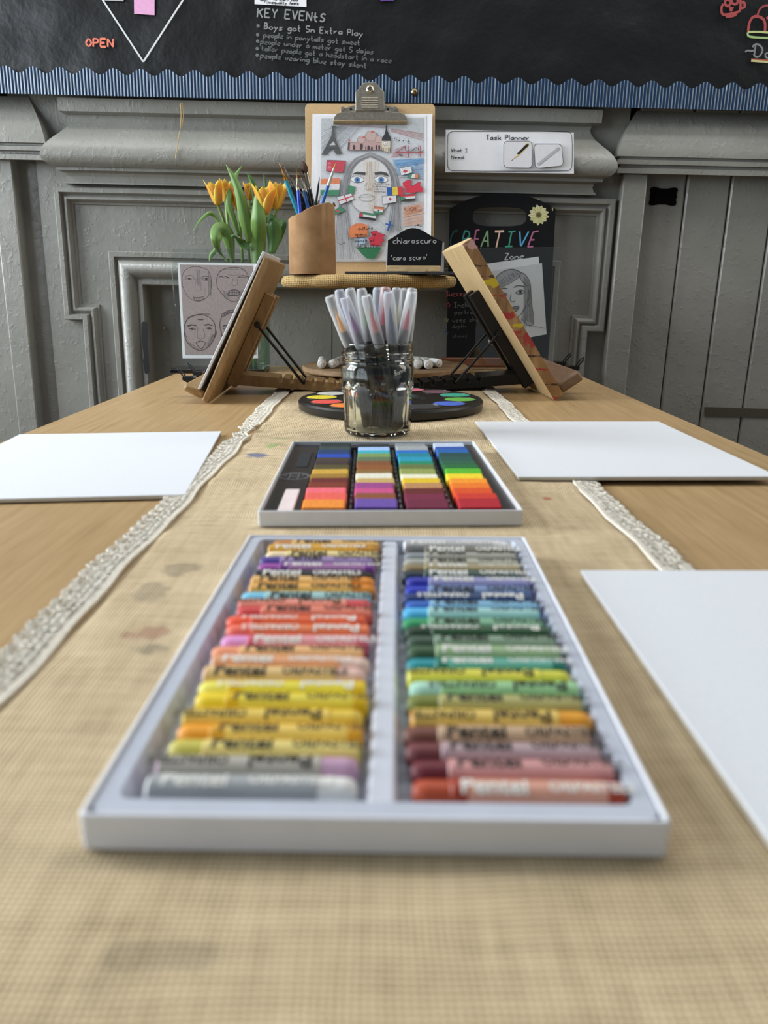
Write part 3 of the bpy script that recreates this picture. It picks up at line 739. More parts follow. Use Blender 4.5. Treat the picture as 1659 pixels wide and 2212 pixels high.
def cyl_x(x0, x1, r, n=18, taper=0):
    mb = MB(); c = .0006
    prof = [(0.00001, x0), (r-c, x0), (r, x0+c), (r, x1-c), (r-c, x1), (0.00001, x1)]
    return mb.loft([[Vector((x, rr_*cos(2*pi*j/n), rr_*sin(2*pi*j/n))) for j in range(n)] for rr_, x in prof], True, False)
def tip_mesh(blunt):
    n = 18; mb = MB(); r = PR-.00035
    prof = [(0.00001, -PLEN/2), (r-.0008, -PLEN/2), (r, -PLEN/2+.0007), (r, PLEN/2-.004), (r-.0003, PLEN/2-.0012), (r-.0014 if blunt else r-.0022, PLEN/2+.0002), (.00001, PLEN/2+.0006)]
    return mb.loft([[Vector((x, rr_*cos(2*pi*j/n), rr_*sin(2*pi*j/n))) for j in range(n)] for rr_, x in prof], True, False)
def text_mesh(txts):
    """words as flat faces, then bent round the wrapper"""
    me_all = MB()
    for body, size, x0, off in txts:
        cu = bpy.data.curves.new('lettering', 'FONT'); cu.body = body; cu.size = size; cu.offset = off; cu.resolution_u = 3
        o_ = bpy.data.objects.new('lettering', cu); COL.objects.link(o_); bpy.context.view_layer.update()
        me = bpy.data.meshes.new_from_object(o_.evaluated_get(bpy.context.evaluated_depsgraph_get()))
        bpy.data.objects.remove(o_); bm = bmesh.new(); bm.from_mesh(me)
        for k in range(-2, 9):
            bmesh.ops.bisect_plane(bm, geom=bm.verts[:]+bm.edges[:]+bm.faces[:], plane_co=(0, size*.1*k, 0), plane_no=(0, 1, 0))
        bm.verts.ensure_lookup_table(); bm.verts.index_update()
        me_all.add([(v.co.x+x0, v.co.y-size*.33, 0) for v in bm.verts], [[v.index for v in f.verts] for f in bm.faces]); bm.free()
    return me_all
tm = text_mesh([('Pentel', .0078, -.0215, .00018), ('OIL', .0050, .0040, .00010), ('PASTELS', .0047, .0118-.0007, .00010)])
rr_ = PR+.00012
tm.v = [(x, -rr_*sin(-y/rr_), rr_*cos(y/rr_)) for x, y, z in tm.v]
ME_TXT = {k: tm.mesh('lettering', M(c, .6)) for k, c in (('k', '16150f'), ('w', 'f0efe8'), ('g', '4c3c1e'))}
ME_TIP = tip_mesh(True); ME_WRAP = cyl_x(-PLEN/2+.0005, PLEN/2-.0105, PR); ME_BAND = cyl_x(PLEN/2-.0160, PLEN/2-.0104, PR+.00006); ME_BAND2 = cyl_x(-PLEN/2+.0004, -PLEN/2+.0058, PR+.00006)
# colour name, crayon colour, wrapper colour, band colour or None, lettering, tip side (+1 towards the divider's far side)
LEFT = [('silver grey', 'f3f3f0', 'a9adb0', None, 'w', 1), ('pale grey', 'cba3c2', 'b9b3a8', None, 'k', 1), ('straw yellow', 'c9bf55', 'ecd780', None, 'k', -1), ('golden orange', 'f0a020', 'f2cf66', 'e0a526', 'g', -1),
 ('warm yellow', 'efce4e', 'f0cf60', None, 'g', 1), ('bright yellow', 'f0d21e', 'f0dc4e', 'e2bb16', 'g', -1), ('lemon yellow', 'efe560', 'efdf45', 'e6c516', 'w', -1), ('cream', 'f2c9bd', 'ecc788', None, 'k', 1),
 ('peach', 'f3d3c4', 'eba878', None, 'w', 1), ('apricot', 'ee9a72', 'f0be82', None, 'k', -1), ('lilac pink', 'e59ad2', 'eda0a6', 'd9667a', 'w', -1), ('orange red', 'f0705a', 'ec8050', None, 'w', -1),
 ('vermilion', 'f25a38', 'e8683a', 'd9522a', 'w', -1), ('poppy red', 'cf4444', 'ee8a72', None, 'k', -1), ('salmon', 'd9555a', 'ee9884', None, 'g', 1), ('sky blue', '77c6e4', 'a5d2d4', None, 'k', -1),
 ('amber', 'e8902a', 'eeb45c', None, 'k', 1), ('light orange', 'ee9a3a', 'f0c075', None, 'k', 1), ('black', '15151a', '24242c', None, 'w', 1), ('magenta', '9a4aa0', 'a774a8', '7a3a90', 'w', -1),
 ('violet', '4a3a90', 'a08ab8', None, 'k', -1), ('ivory', 'efd9ae', 'f0dc9a', None, 'g', -1), ('ochre', 'c99028', 'dca83a', None, 'w', 1), ('tan', 'c0823c', 'e0b468', None, 'k', -1)]
RIGHT = [('rust red', 'b24a2c', 'dba08a', 'a5402a', 'w', -1), ('wine red', '6a2430', 'd59a98', None, 'k', -1), ('dark maroon', '70373a', 'b9a0a4', None, 'k', -1), ('umber brown', '74463a', 'c9a988', None, 'k', -1),
 ('mustard', 'eea52c', 'e9c868', None, 'g', 1), ('olive green', '77803a', 'b5b070', None, 'k', -1), ('mint green', 'aedcc8', '9ccf98', None, 'k', -1), ('yellow green', 'dcd94a', 'e6dc50', None, 'k', 1),
 ('teal green', '1f8f9c', '64b0a0', '1f7a6a', 'w', -1), ('moss green', '3a5a3c', '9cb98a', None, 'w', -1), ('sage green', '3d5444', '87a088', None, 'k', -1), ('deep green', '24402e', '2f5638', None, 'w', -1),
 ('emerald green', '2f9a62', '84b894', None, 'k', -1), ('turquoise', '52b6e8', 'a6d6d4', None, 'k', -1), ('azure', '2f62b8', '86b8d8', None, 'k', -1), ('navy', '20366e', '24406c', None, 'w', -1),
 ('royal blue', '2438b4', '7f98c4', None, 'k', -1), ('cobalt', '2a32a0', '9c9cc8', None, 'w', -1), ('bottle green', '22303c', '3f564e', None, 'w', -1), ('khaki', '8c7a54', 'a89a74', None, 'w', -1),
 ('stone', 'a6a79e', 'b5b3a4', None, 'k', -1), ('warm grey', '8a9094', 'a8a79c', None, 'k', -1), ('charcoal', '4d4d4d', '787468', None, 'w', -1), ('light grey', 'eeeeee', 'bcbcbc', None, 'w', 1)]
FLIPS = {('L', 1), ('L', 4), ('L', 12), ('L', 14), ('R', 4), ('R', 6), ('R', 7), ('R', 11), ('R', 15), ('L', 6), ('L', 11)}
proto = None; OM = Matrix.Translation(Vector(OC)+Vector((0, 0, T))) @ Matrix.Rotation(OY, 4, 'Z')
pitch_ = .2360/24
for side, data, xc in (('L', LEFT, -.0350), ('R', RIGHT, .0405)):
    for i, (nm, cs, cw, cb, tx, tip) in enumerate(data):
        y = -.1165+pitch_*(i+0.5)*.997; row = 'row by the empty channel' if side == 'L' else 'row across the divider'
        lab = '%s oil pastel, %s from the front in the %s' % (nm, ORD[i], row)
        root = thing('oil_pastel', lab, 'pastel', (0, 0, 0), None, 'oil pastels in the white tray')
        sx = random.uniform(-.0015, .0015)+(-.0012 if side == 'L' and 8 < i < 15 else 0)
        zc = .0026+PR+random.uniform(.0003, .0014)
        root.matrix_world = OM @ Matrix.Translation((xc+sx, y, zc)) @ Matrix.Rotation(random.uniform(-.012, .012), 4, 'Z') @ Matrix.Rotation(0 if tip > 0 else pi, 4, 'Z')
        if proto is None:
            proto = (ME_TIP.mesh('stick', M(cs), 40), ME_WRAP.mesh('wrapper', M(cw), 40), ME_BAND.mesh('band', M(cs), 40), ME_BAND2.mesh('band', M(cs), 40))
        def part(nm_, me, col, par, rough):
            o_ = bpy.data.objects.new(nm_, me); COL.objects.link(o_); o_.parent = par
            o_.material_slots[0].link = 'OBJECT'; o_.material_slots[0].material = M(col, rough, 0, .05); return o_
        part('stick', proto[0], cs, root, .45); wr = part('wrapper', proto[1], cw, root, .38)
        if cb: part('colour_band', proto[2], cb, wr, .4); part('colour_band', proto[3], cb, wr, .4)
        tx_o = bpy.data.objects.new('lettering', ME_TXT[tx]); COL.objects.link(tx_o); tx_o.parent = wr
        a = random.uniform(-.15, .35); fl = (side, i) in FLIPS
        rz = (0 if tip > 0 else pi)+(pi if fl else 0)
        tx_o.matrix_local = Matrix.Translation((-.0045, 0, 0)) @ Matrix.Rotation(a*(1 if tip > 0 else -1), 4, 'X') @ Matrix.Rotation(rz, 4, 'Z')

# ================================================================== soft pastels in the grey card tray
SC, SY = (.0020, .6165, RZ+.0006), radians(1.2); SW, SL, SH = .1745, .2480, .0108
sb = thing('pastel_tray', 'grey white tray of soft pastel sticks with a black insert behind the oil pastels', 'tray', SC, SY)
tray(sb, 'outer_tray', SW, SL, SH, .0018, .0015, M('d9dadc', .5, 0, .03, .03))
m = MB(); W, L = SW/2-.002, SL/2-.002
INS = M('26272b', .36, 0, .2)
o = rect(-W, W, -L, L, .003); i = rect(-W+.024, W-.009, -L+.004, L-.012, .003); i2 = rect(-W+.0265, W-.012, -L+.006, L-.014, .003)
m.loft([R3(o, .002), R3(o, .0072), R3(i, .0072), R3(i2, .0018)], True, False); m.add(R3(i2, .0018), [tuple(range(len(i2)))])
m.build('insert', INS, sb, smooth=40, solid=-1)
cols_x = [(-.0577, -.0280), (-.0222, .0067), (.0132, .0415), (.0476, .0785)]
for k, (xa, xb) in enumerate(((-.0280, -.0222), (.0067, .0132), (.0415, .0476), (.0785, .0805))):
    xa -= SC[0]; xb -= SC[0]; mb = MB(); nr = 42
    mb.grid(8, nr*4, lambda u, v: Vector((xa+.0004+(xb-xa-.0008)*u, -.111+.217*v, .0020+.0050*(sin(pi*u)**.6)*(0.45+.55*abs(sin(pi*v*nr/3)))))); mb.build('ribbed_divider', M('25262b', .3, 0, .2), sb, smooth=60, solid=-1)
def soft_art():
    ar = Art(None, 0); c = (-.0735, -.010); 
    for r0, wd in ((.0118, .0009), (.0105, .0005)): ar.disc(c, r0, r0, '76777c', None, 32, wd)
    for dx in (-.0036, .0036): ar.line([(c[0]+dx, c[1]-.0108), (c[0]+dx, c[1]+.0108)], .0006, '76777c', None, 0)
    for y_ in (-.006, -.001, .0045): ar.line([(c[0]-.0022, c[1]+y_), (c[0]+.0022, c[1]+y_), (c[0]+.0022, c[1]+y_+.0024), (c[0]-.0022, c[1]+y_+.0024)], .0005, '76777c', None, 0, True)
    for sx_ in (-1, 1): ar.line([(c[0]+sx_*.0055, c[1]-.004), (c[0]+sx_*.0085, c[1]), (c[0]+sx_*.0055, c[1]+.004)], .0008, '66676c', None)
    ar.mb.v = [(x, y, z*20+.0074) for x, y, z in ar.mb.v]
    return ar.build('embossed_emblem', sb)
soft_art()
def stick(Lx, Ly, Lz, c=.0010):
    mb = MB(); return mb.prism(rect(-Lx/2, Lx/2, -Ly/2, Ly/2), 0, Lz)
SM = stick(.0290, .0146, .0070); smesh = None
C1 = [('dark slate', '22302f'), ('slate grey', '35423f'), ('navy', '1c3a66'), ('royal blue', '1c47b4'), ('dark brown', '43362b'), ('bitter brown', '3c2b26'), ('dark olive', '524b24'), ('ochre', 'cfa53e'), ('dull gold', 'a17b2a'), ('maroon', '6a231e'), ('brick red', '82341f'), ('hot pink', 'f46d7c'), ('coral', 'f4685a'), ('bright orange', 'f69436')]
C2 = [('black green', '20262a'), ('powder blue', '9fc0ec'), ('turquoise', '3aacc0'), ('sage', '7c9a58'), ('grey green', '5d7052'), ('chestnut', '7f4c28'), ('sienna', '8d5424'), ('camel', '8a6632'), ('ivory', 'e4e2d0'), ('sand', 'c8a964'), ('purple pink', '9e468c'), ('magenta', 'cb5088'), ('russet', '8c5032'), ('lavender', '6c4fa8')]
C3 = [('mid grey', '8a9094'), ('cool grey', 'a2a6a6'), ('cerulean', '1a6cc0'), ('teal blue', '108090'), ('cyan', '1a98b8'), ('jade', '1a8660'), ('olive', '667640'), ('pear green', '94a056'), ('cream', 'ecead0'), ('sunflower', 'e4c022'), ('tan', 'be8c5a'), ('oxblood', '661a1a'), ('plum', '7a1e40'), ('dark plum', '70203e')]
C4 = [('pale blue', 'c0cce0'), ('ultramarine', '2c52a8'), ('azure', '1c62ae'), ('black teal', '1c4846'), ('deep teal', '1d524a'), ('pine green', '246042'), ('leaf green', '1f6c34'), ('lime', '58b828'), ('yellow', 'f2d826'), ('marigold', 'f69a20'), ('orange', 'ee7a18'), ('tangerine red', 'e2541e'), ('scarlet', 'cf3420'), ('crimson', 'b41c2c')]
SM4 = Matrix.Translation(Vector(SC)+Vector((0, 0, T))) @ Matrix.Rotation(SY, 4, 'Z')
COLN = ['column beside the emblem', 'second column from the emblem', 'third column from the emblem', 'column farthest from the emblem']
for k, C in enumerate((C1, C2, C3, C4)):
    xa, xb = cols_x[k]
    for i, (nm, hx) in enumerate(C):
        y = .1030-i*.2135/13.6
        if smesh is None:
            smesh = SM.mesh('soft_pastel', M(hx, .9))
        o = bpy.data.objects.new('soft_pastel', smesh); COL.objects.link(o)
        b = o.modifiers.new('bevel', 'BEVEL'); b.width = .0011; b.segments = 2
        o.material_slots[0].link = 'OBJECT'; o.material_slots[0].material = M(hx, .85, 0, .10, .15, 300)
        o.matrix_world = SM4 @ Matrix.Translation(((xa+xb)/2-SC[0]+random.uniform(-.0006, .0006), y, .0030+random.uniform(-.0001, .0008))) @ Matrix.Rotation(radians(random.uniform(6, 15)), 4, 'X') @ Matrix.Rotation(random.uniform(-.02, .02), 4, 'Z')
        tag(o, '%s soft pastel stick, %s from the back in the %s' % (nm, ORD[i], COLN[k]), 'pastel', 'soft pastels in the grey tray')
for nm, hx, yy, lab in (('b', '1d1f24', .054, 'black pastel stick lying lengthwise behind the embossed emblem'), ('w', 'e8d8d8', -.082, 'pinkish white pastel stick lying lengthwise in front of the emblem')):
    mb = MB().prism(rect(-.0055, .0055, -.030, .030), 0, .0052)
    o = single('soft_pastel', mb, M(hx, .85, 0, .06, .15, 200), lab, 'pastel', group='soft pastels in the grey tray', bevel=.001)
    o.matrix_world = SM4 @ Matrix.Translation((-.0705, yy, .0026))

# ================================================================== glass jar of brush pens
JC = Vector((-.0070, .8400, RZ+.0008)); R0, JH = .0385, .0975
NF = 10
def jmod(r, z, a):
    if z < .004 or z > .064: return r
    k = min(1, (z-.004)/.006)
    arch = .057-.012*(abs(((a*NF/(2*pi)) % 1)-.5)*2)**2
    if z > arch: return r
    q = ((a*NF/(2*pi)) % 1)-.5; flat = R0*.955*cos(pi/NF)/cos(q*2*pi/NF)
    return r+(min(r, flat)-r)*k
jar = thing('glass_jar', 'clear faceted glass jar holding brush pens on the runner', 'jar', JC)
ROT = Matrix.Rotation(radians(9), 4, 'Z')
prof = [(.0001, .0006), (.028, .0004), (.0325, .001), (.0352, .004)]+[(.0358+.0027*min(1, z/.05), z) for z in [.008+.0021*k for k in range(27)]]
prof += [(.0388, .0655), (.0389, .070), (.0378, .0740), (.0366, .0760), (.0368, .0772), (.0384, .0782), (.0388, .0795), (.0376, .0808), (.0366, .0820), (.0370, .0842), (.0383, .0852), (.0385, .0868), (.0372, .0880), (.0368, .0905), (.0372, .0945), (.0368, .0968), (.0358, .0974), (.0348, .0966), (.0344, .090), (.0342, .076), (.0362, .069), (.0360, .050), (.0335, .012), (.0310, .0065), (.025, .0046), (.0001, .0042)]
mb = MB().lathe(prof, 100, mod=jmod); mb.v = [tuple(ROT @ Vector(v)) for v in mb.v]
mb.build('glass', GLASS, jar, smooth=28)
ar = Art(None, 0)
for k, ch in enumerate(('Bonne',)): ar.text(ch, (0, 0), (.0135, .0045), .0055, .0005, 'e8efe9', None, .15)
ang0 = radians(-62)
tv = []
for x, y, z in ar.mb.v:
    a = ang0+x/.0391; tv.append((.0393*cos(a), .0393*sin(a), .0655+y+z))
ar.mb.v = tv; ar.build('embossed_script', jar)
CV5 = (620, 600, 440/1659)
def cpx(x, y): return (CV5[0]+x*CV5[2], CV5[1]+y*CV5[2])
NIBK = M('18181b', .4)
PENL, CAP0 = .148, .094
pen_bar = MB().lathe([(.0001, 0), (.0044, .0002), (.0051, .0014), (.0053, .086), (.0050, CAP0+.001)], 14).mesh('barrel', M('0a0a0c', .35), 40)
pen_grip = MB().lathe([(.0041, CAP0-.004), (.0040, .100), (.0036, .107), (.0028, .1095), (.0001, .1096)], 14).mesh('grip', NIBK, 40)
pen_nib = MB().lathe([(.0024, .1094), (.0030, .112), (.0024, .119), (.0012, .127), (.0001, .1335)], 12).mesh('nib', M('cc5566'), 60)
capm = MB().lathe([(.0053, CAP0), (.0058, CAP0+.001), (.0061, .105), (.0059, .135), (.0054, .1452), (.0046, PENL), (.0034, PENL+.0004), (.0030, PENL-.0012), (.0001, PENL-.0014)], 20).mesh('cap', CAPS['eef1f4'], 45)
PENS = [((345, 150), (505, 545), -.020, 'e8a43c', 'eef1f4', 'amber nib brush pen, front of the jar and outermost toward the wooden easel'), ((470, 165), (600, 550), -.026, '7d4a86', 'e3e6f2', 'purple nib brush pen leaning at the front between the amber and coral ones'),
        ((645, 155), (750, 550), -.029, 'd05a58', 'eef1f4', 'coral red nib brush pen, middle of the front row in the jar'), ((828, 170), (856, 548), -.028, '39406e', 'dfe8f2', 'navy nib brush pen standing upright at the front of the jar'),
        ((1020, 165), (950, 545), -.020, 'c04a66', 'eef1f4', 'rose pink nib brush pen at the front, outermost toward the black easel'), ((425, 100), (500, 470), .004, '5a86b0', 'e3e6f2', 'pale capped brush pen behind the amber one in the jar'),
        ((512, 90), (575, 470), .014, '8a9aa0', 'eef1f4', 'pale capped brush pen second along the back of the jar'), ((605, 105), (660, 480), .000, '5a8a44', 'eef1f4', 'green nib brush pen behind the purple and coral ones'),
        ((738, 85), (760, 470), .020, '3d7ab8', 'dfe8f2', 'blue tinted brush pen behind the red capped one'), ((805, 80), (775, 480), .004, 'c2304c', 'f0d3d6', 'crimson brush pen with a red tinted cap in the middle of the jar'),
        ((895, 103), (880, 480), .010, 'd8cf4a', 'eef1f4', 'lemon yellow nib brush pen behind the navy one'), ((968, 92), (930, 470), .016, 'a0a8a4', 'eef1f4', 'clear capped brush pen at the back of the jar toward the black easel'),
        ((1020, 130), (985, 470), .004, 'b8c0c0', 'eef1f4', 'clear capped brush pen behind the rose pink one')]
for tp, bp, dy, nib, capc, lab in PENS:
    a = ony(*cpx(*tp), JC.y+dy-.004 if dy < 0 else JC.y+dy+.004); b = ony(*cpx(*bp), JC.y+dy*.75)
    d = (a-b).normalized(); base = a-d*PENL
    # slide so the pen foot stands on the jar floor inside the glass
    zb_ = JC.z+.0052
    foot = Vector((max(-.026, min(.026, base.x-JC.x))+JC.x, max(-.022, min(.022, base.y-JC.y))+JC.y, max(base.z, zb_)))
    d = (a-foot).normalized(); foot = a-d*PENL
    foot.z = max(foot.z, zb_)
    root = thing('brush_pen', lab, 'pen', foot, d.to_track_quat('Z', 'Y').to_matrix(), 'brush pens in the glass jar')
    place('barrel', pen_bar, root); place('grip', pen_grip, root); n_ = place('nib', pen_nib, root)
    n_.material_slots[0].link = 'OBJECT'; n_.material_slots[0].material = M(nib, .6)
    c_ = place('cap', capm, root); c_.material_slots[0].link = 'OBJECT'; c_.material_slots[0].material = CAPS[capc]

# ================================================================== round watercolour palette
PC = Vector((.0085, 1.0365, RZ+.0009)); PRAD = .121
pal = thing('paint_palette', 'round black watercolour palette with coloured paint pans behind the jar', 'paint set', PC)
mb = MB().lathe([(.0001, .0004), (.117, .0002), (PRAD, .002), (PRAD+.0006, .0100), (PRAD-.0012, .0124), (.116, .0130), (.046, .0130), (.043, .0090), (.0001, .0088)], 96)
mb.build('disc_body', M('0c0d0f', .36, 0, .15), pal, smooth=35)
MB().prism(rect(-.0085, .0085, -.040, .040, .004), .0088, .0110).build('brush_slot', M('08080a', .35), pal, rot=(0, 0, radians(-35)))
PAN = [(-64, '26282a', 'grey black'), (-37, '3f62c0', 'blue'), (-10, '5fa63a', 'leaf green'), (18, '2f9f84', 'teal'), (45, '6d4a56', 'mauve'), (72, 'd9738a', 'pink'), (100, '7a4a30', 'brown'), (127, '1c1c20', 'black'), (152, 'c9cac6', 'white'), (178, 'dccb2c', 'yellow'), (206, 'dc5048', 'red'), (233, 'ee8430', 'orange'), (266, '3a8cd6', 'sky blue')]
for a, hx, nm in PAN:
    c = (.0915*cos(radians(a)), .0915*sin(radians(a)))
    mb = MB().lathe([(.0216, .0129), (.0216, .0137), (.0206, .0137), (.0204, .0131)], 32); p_ = mb.build('pan_rim', M('242528', .35), pal, smooth=40, loc=(c[0], c[1], 0))
    MB().lathe([(.0001, .0136), (.012, .0137), (.0192, .0134), (.0204, .0130), (.0204, .0126)], 32).build('paint', M(hx, .62, 0, .12, .1, 200), p_, smooth=40, label=nm+' paint')

# ================================================================== two tier stand
random.seed(5)
SX, SYY = -.010, 1.520
LT = .0165
c_l = ony(832, 790, SYY); c_u = ony(797, 600, SYY); UX = c_u.x-c_l.x
st = thing('tiered_stand', 'two tier wooden stand with a hessian wrapped upper disc against the fireplace panel', 'stand', (c_l.x, SYY, 0))
mb = MB().lathe([(.0001, .006), (.147, .006), (.156, .0065), (.158, .0085), (.158, .0145), (.156, .0162), (.0001, .0165)], 80)
mb.build('lower_disc', wood('disc_wood', '66503a', '957a58', (6, 40, 60), .55, 1.2, .2), st, smooth=35)
for a in (0.6, 2.2, 3.8, 5.4): MB().lathe([(.0001, .0003), (.012, .0003), (.012, .006), (.0001, .0061)], 14).build('foot', M('3a2c20', .6), st, loc=(.11*cos(a), .11*sin(a), 0))
UZ = c_u.z
zt_ = .1795; th_ = .0205
MB().lathe([(.017, .0165), (.019, .022), (.013, .035), (.016, .07), (.021, .10), (.015, .13), (.012, .145), (.020, zt_-th_), (.0001, zt_-th_+.0005)], 28).build('post', BLACK_WOOD, st, smooth=50, loc=(UX*.6, 0, 0))
R_U = .1625
def urim(r, z, a):
    return r+.0012*sin(a*9)+.0009*sin(a*23+1)
mb = MB().lathe([(.0001, zt_-th_), (R_U-.014, zt_-th_-.0006), (R_U-.004, zt_-th_+.002), (R_U, zt_-th_+.008), (R_U-.0003, zt_-.007), (R_U-.004, zt_-.0015), (R_U-.012, zt_), (.0001, zt_)], 120, mod=lambda r, z, a: urim(r, z, a) if r > .1 else r)
mb.v = [(x, y, z+(.0012*sin(5*atan2(y, x))+.0008*sin(13*atan2(y, x)) if sqrt(x*x+y*y) > .15 and z < zt_-.01 else 0)) for x, y, z in mb.v]
mb.build('upper_disc', BURLAP_RIM, st, smooth=60, loc=(UX, 0, 0))
UC = Vector((c_l.x+UX, SYY, zt_))

# white markers lying on the lower disc
def marker(px, py, Y, yaw, lab, fr=False):
    p = ony(px, py, Y); p.z = LT+.0082
    root = thing('paint_marker', lab, 'marker', p, Matrix.Rotation(yaw, 3, 'Z') @ Matrix.Rotation(pi/2, 3, 'X'), 'white markers on the lower tier')
    MB().lathe([(.0001, -.0012), (.0030, -.0010), (.0034, .0002), (.0070, .0012), (.0078, .0035), (.0080, .026), (.0074, .0265), (.0001, .027)], 20).build('cap', M('dcdcda', .35), root, smooth=40)
    MB().lathe([(.0001, .0262), (.0076, .0264), (.0076, .090), (.0070, .094), (.0001, .0945)], 20).build('barrel', M('cfcfcc', .4), root, smooth=40, rot=None)
    MB().lathe([(.00781, .030), (.00781, .036)], 20).build('ring', M('6d8a80' if not fr else '9a8a90', .4), root)
marker(695, 784, 1.435, radians(184), 'white capped marker on the lower disc, beside the wooden easel\'s rods')
marker(717, 781, 1.440, radians(171), 'white capped marker on the lower disc, half hidden by the jar beside the outer marker')
marker(903, 783, 1.430, radians(176), 'white capped marker on the lower disc just past the jar toward the black easel')
marker(927, 783, 1.422, radians(186), 'middle white marker of those between the jar and the black easel')
marker(950, 776, 1.462, radians(212), 'white capped marker set back at an angle nearest the black easel\'s rods')
for o in list(S.objects):
    if o.name.startswith('paint_marker'): pass

# ================================================================== clipboard with a child's drawing
CB_Y = 1.588
pc = ony(800, 597, CB_Y); pc.z = zt_+.0008
PLC = Pl(pc, 0, radians(7.4))
cb = thing('clipboard', 'brown clipboard leaning on the grey moulding, holding a coloured pencil drawing', 'clipboard', PLC)
a = PLC.px(659, 224); b = PLC.px(940, 224); a2 = PLC.px(664, 590); b2 = PLC.px(953, 590)
w0, w1 = min(a[0], a2[0]), max(b[0], b2[0]); top = (a[1]+b[1])/2
Wc = (b[0]-a[0])/2; cxm = (a[0]+b[0])/2
MB().prism(rect(cxm-Wc, cxm+Wc, 0, top, .008), -.0030, 0).build('backboard', M('c3a478', .62, 0, .08, .1, 300), cb, bevel=.0004)
def quad_sheet(name, quad, z, mat, par, pl=PLC, curl=0, label=None):
    q = [pl.px(*p) for p in quad]
    def f(u, v):
        p = Vector(q[3]).lerp(Vector(q[2]), u).lerp(Vector(q[0]).lerp(Vector(q[1]), u), v)
        return Vector((p.x, p.y, z+curl*(max(0, abs(u-.5)*2-.6)/.4)**2*(1-.6*v)))
    return MB().grid(14, 10, f).build(name, mat, par, smooth=60, solid=-1, label=label)
quad_sheet('loose_sheet', [(675, 247), (934, 247), (930, 566), (670, 566)], .0012, PAPER, cb, curl=.004)
quad_sheet('loose_sheet', [(680, 249), (921, 250), (922, 564), (677, 564)], .0020, PAPER, cb, curl=.002)
dr = thing('drawing', 'coloured pencil drawing of a face with flags and landmarks clamped in the clipboard', 'drawing', PLC, None)
quad_sheet('sheet', [(683, 252), (918, 253), (918, 563), (683, 563)], .0030, M('dfe1e6', .75, 0, .02), dr)
ar = Art(PLC, .0034); cv = (660, 240, 290/1659); c2 = (660, 400, 290/1659)
P1 = '3a3a3e'; G2 = '77777c'
ar.poly([(197, 98), (1458, 88), (1458, 1850), (186, 1850)], 'c6cbd1', cv)
ar.poly([(197, 98), (1458, 88), (1458, 330), (1050, 205), (800, 190), (400, 185), (197, 250)], 'b6bcc0', cv)
for c, A in (('8c9296', [(200, 240), (200, 520), (520, 200), (380, 190)]), ('a3aab0', [(205, 520), (420, 500), (700, 210), (420, 200)])): ar.hatch(A[0], A[1], A[2], A[3], 26, .00035, c, cv)
ar.hatch((1060, 215), (1060, 260), (1455, 380), (1455, 280), 12, .0005, 'b58a8c', cv); ar.hatch((420, 185), (420, 195), (1000, 215), (1000, 190), 6, .0004, 'b09a9e', cv)
ar.hatch((1080, 600), (1130, 800), (1455, 840), (1455, 590), 34, .0006, '93b9dc', cv, 10); ar.hatch((1100, 620), (1120, 700), (1455, 640), (1455, 600), 12, .0006, '6ea4d6', cv, 10)
ar.hatch((1060, 590), (1100, 480), (1240, 410), (1200, 560), 16, .0005, 'c9939a', cv, 10)
ar.hatch((1200, 270), (1210, 520), (1455, 480), (1450, 210), 34, .0006, 'e6b398', c2, 12); ar.hatch((1230, 300), (1210, 380), (1440, 330), (1400, 240), 10, .0006, 'dd946e', c2, 10)
# hair and face
face = [(800, 580), (700, 600), (610, 680), (560, 800), (545, 950), (555, 1060), (590, 1180), (690, 1270), (800, 1310), (900, 1290), (1000, 1210), (1050, 1080), (1065, 930), (1050, 790), (985, 660), (900, 600)]
ar.poly(face, 'd4d4d6', cv, 1)
ar.hatch((700, 620), (920, 620), (870, 1250), (790, 1250), 22, .0003, 'd0c4b2', cv, 10); ar.hatch((760, 640), (830, 640), (840, 1000), (760, 1000), 11, .0004, 'c8b294', cv, 10)
for i in range(34):
    f = i/33; j = lambda s_=8: random.uniform(-s_, s_)
    colr = random.choice(['85858a', '9a9a9f', 'a8a8ad', '77777d'])
    ar.line([(790+j(), 520+f*60), (640-60*(1-f)+j(), 600+f*40), (455+f*95+j(), 800+j()), (425+f*90+j(), 1100+j()), (390+f*170+j(20), 1400), (390+f*250+j(30), 1840)], random.choice([.0003, .0004, .0006]), colr, cv)
    ar.line([(805+j(), 520+f*60), (950+60*(1-f)+j(), 600+f*40), (1150-f*90+j(), 800+j()), (1170-f*100+j(), 1100+j()), (1180-f*170+j(20), 1400), (1190-f*190+j(30), 1500+j(30))], random.choice([.0003, .0004, .0006]), colr, cv)
ar.line([(545, 950), (555, 1100), (590, 1180), (690, 1270), (800, 1305), (900, 1285), (990, 1215)], .0005, '6a6a70', cv)
for x0, s_ in ((640, 1), (935, -1)):
    ar.line([(x0-90, 850), (x0-40, 812), (x0+40, 815), (x0+95, 862), (x0+30, 895), (x0-40, 890)], .0005, P1, cv, 2, True)
    ar.poly([(x0-88, 852), (x0-40, 815), (x0+40, 818), (x0+93, 862), (x0+30, 892), (x0-40, 888)], 'e4e5e8', cv, 1); ar.disc((x0, 858), 33, 32, '5a8abe', cv); ar.disc((x0, 858), 36, 34, '2a4a80', cv, wd=.0005); ar.disc((x0, 858), 15, 15, '24406c', cv)
    for k in range(9): ar.line([(x0-80+k*20, 832-6*abs(4-abs(k-4))), (x0-92+k*22, 806-8*abs(4-abs(k-4))**.5)], .0005, P1, cv, 0)
ar.poly([(578, 784), (640, 757), (742, 766), (738, 800), (650, 788)], '4c4a4a', cv); ar.poly([(848, 770), (930, 754), (1004, 772), (1032, 816), (940, 789), (858, 796)], '4c4a4a', cv)
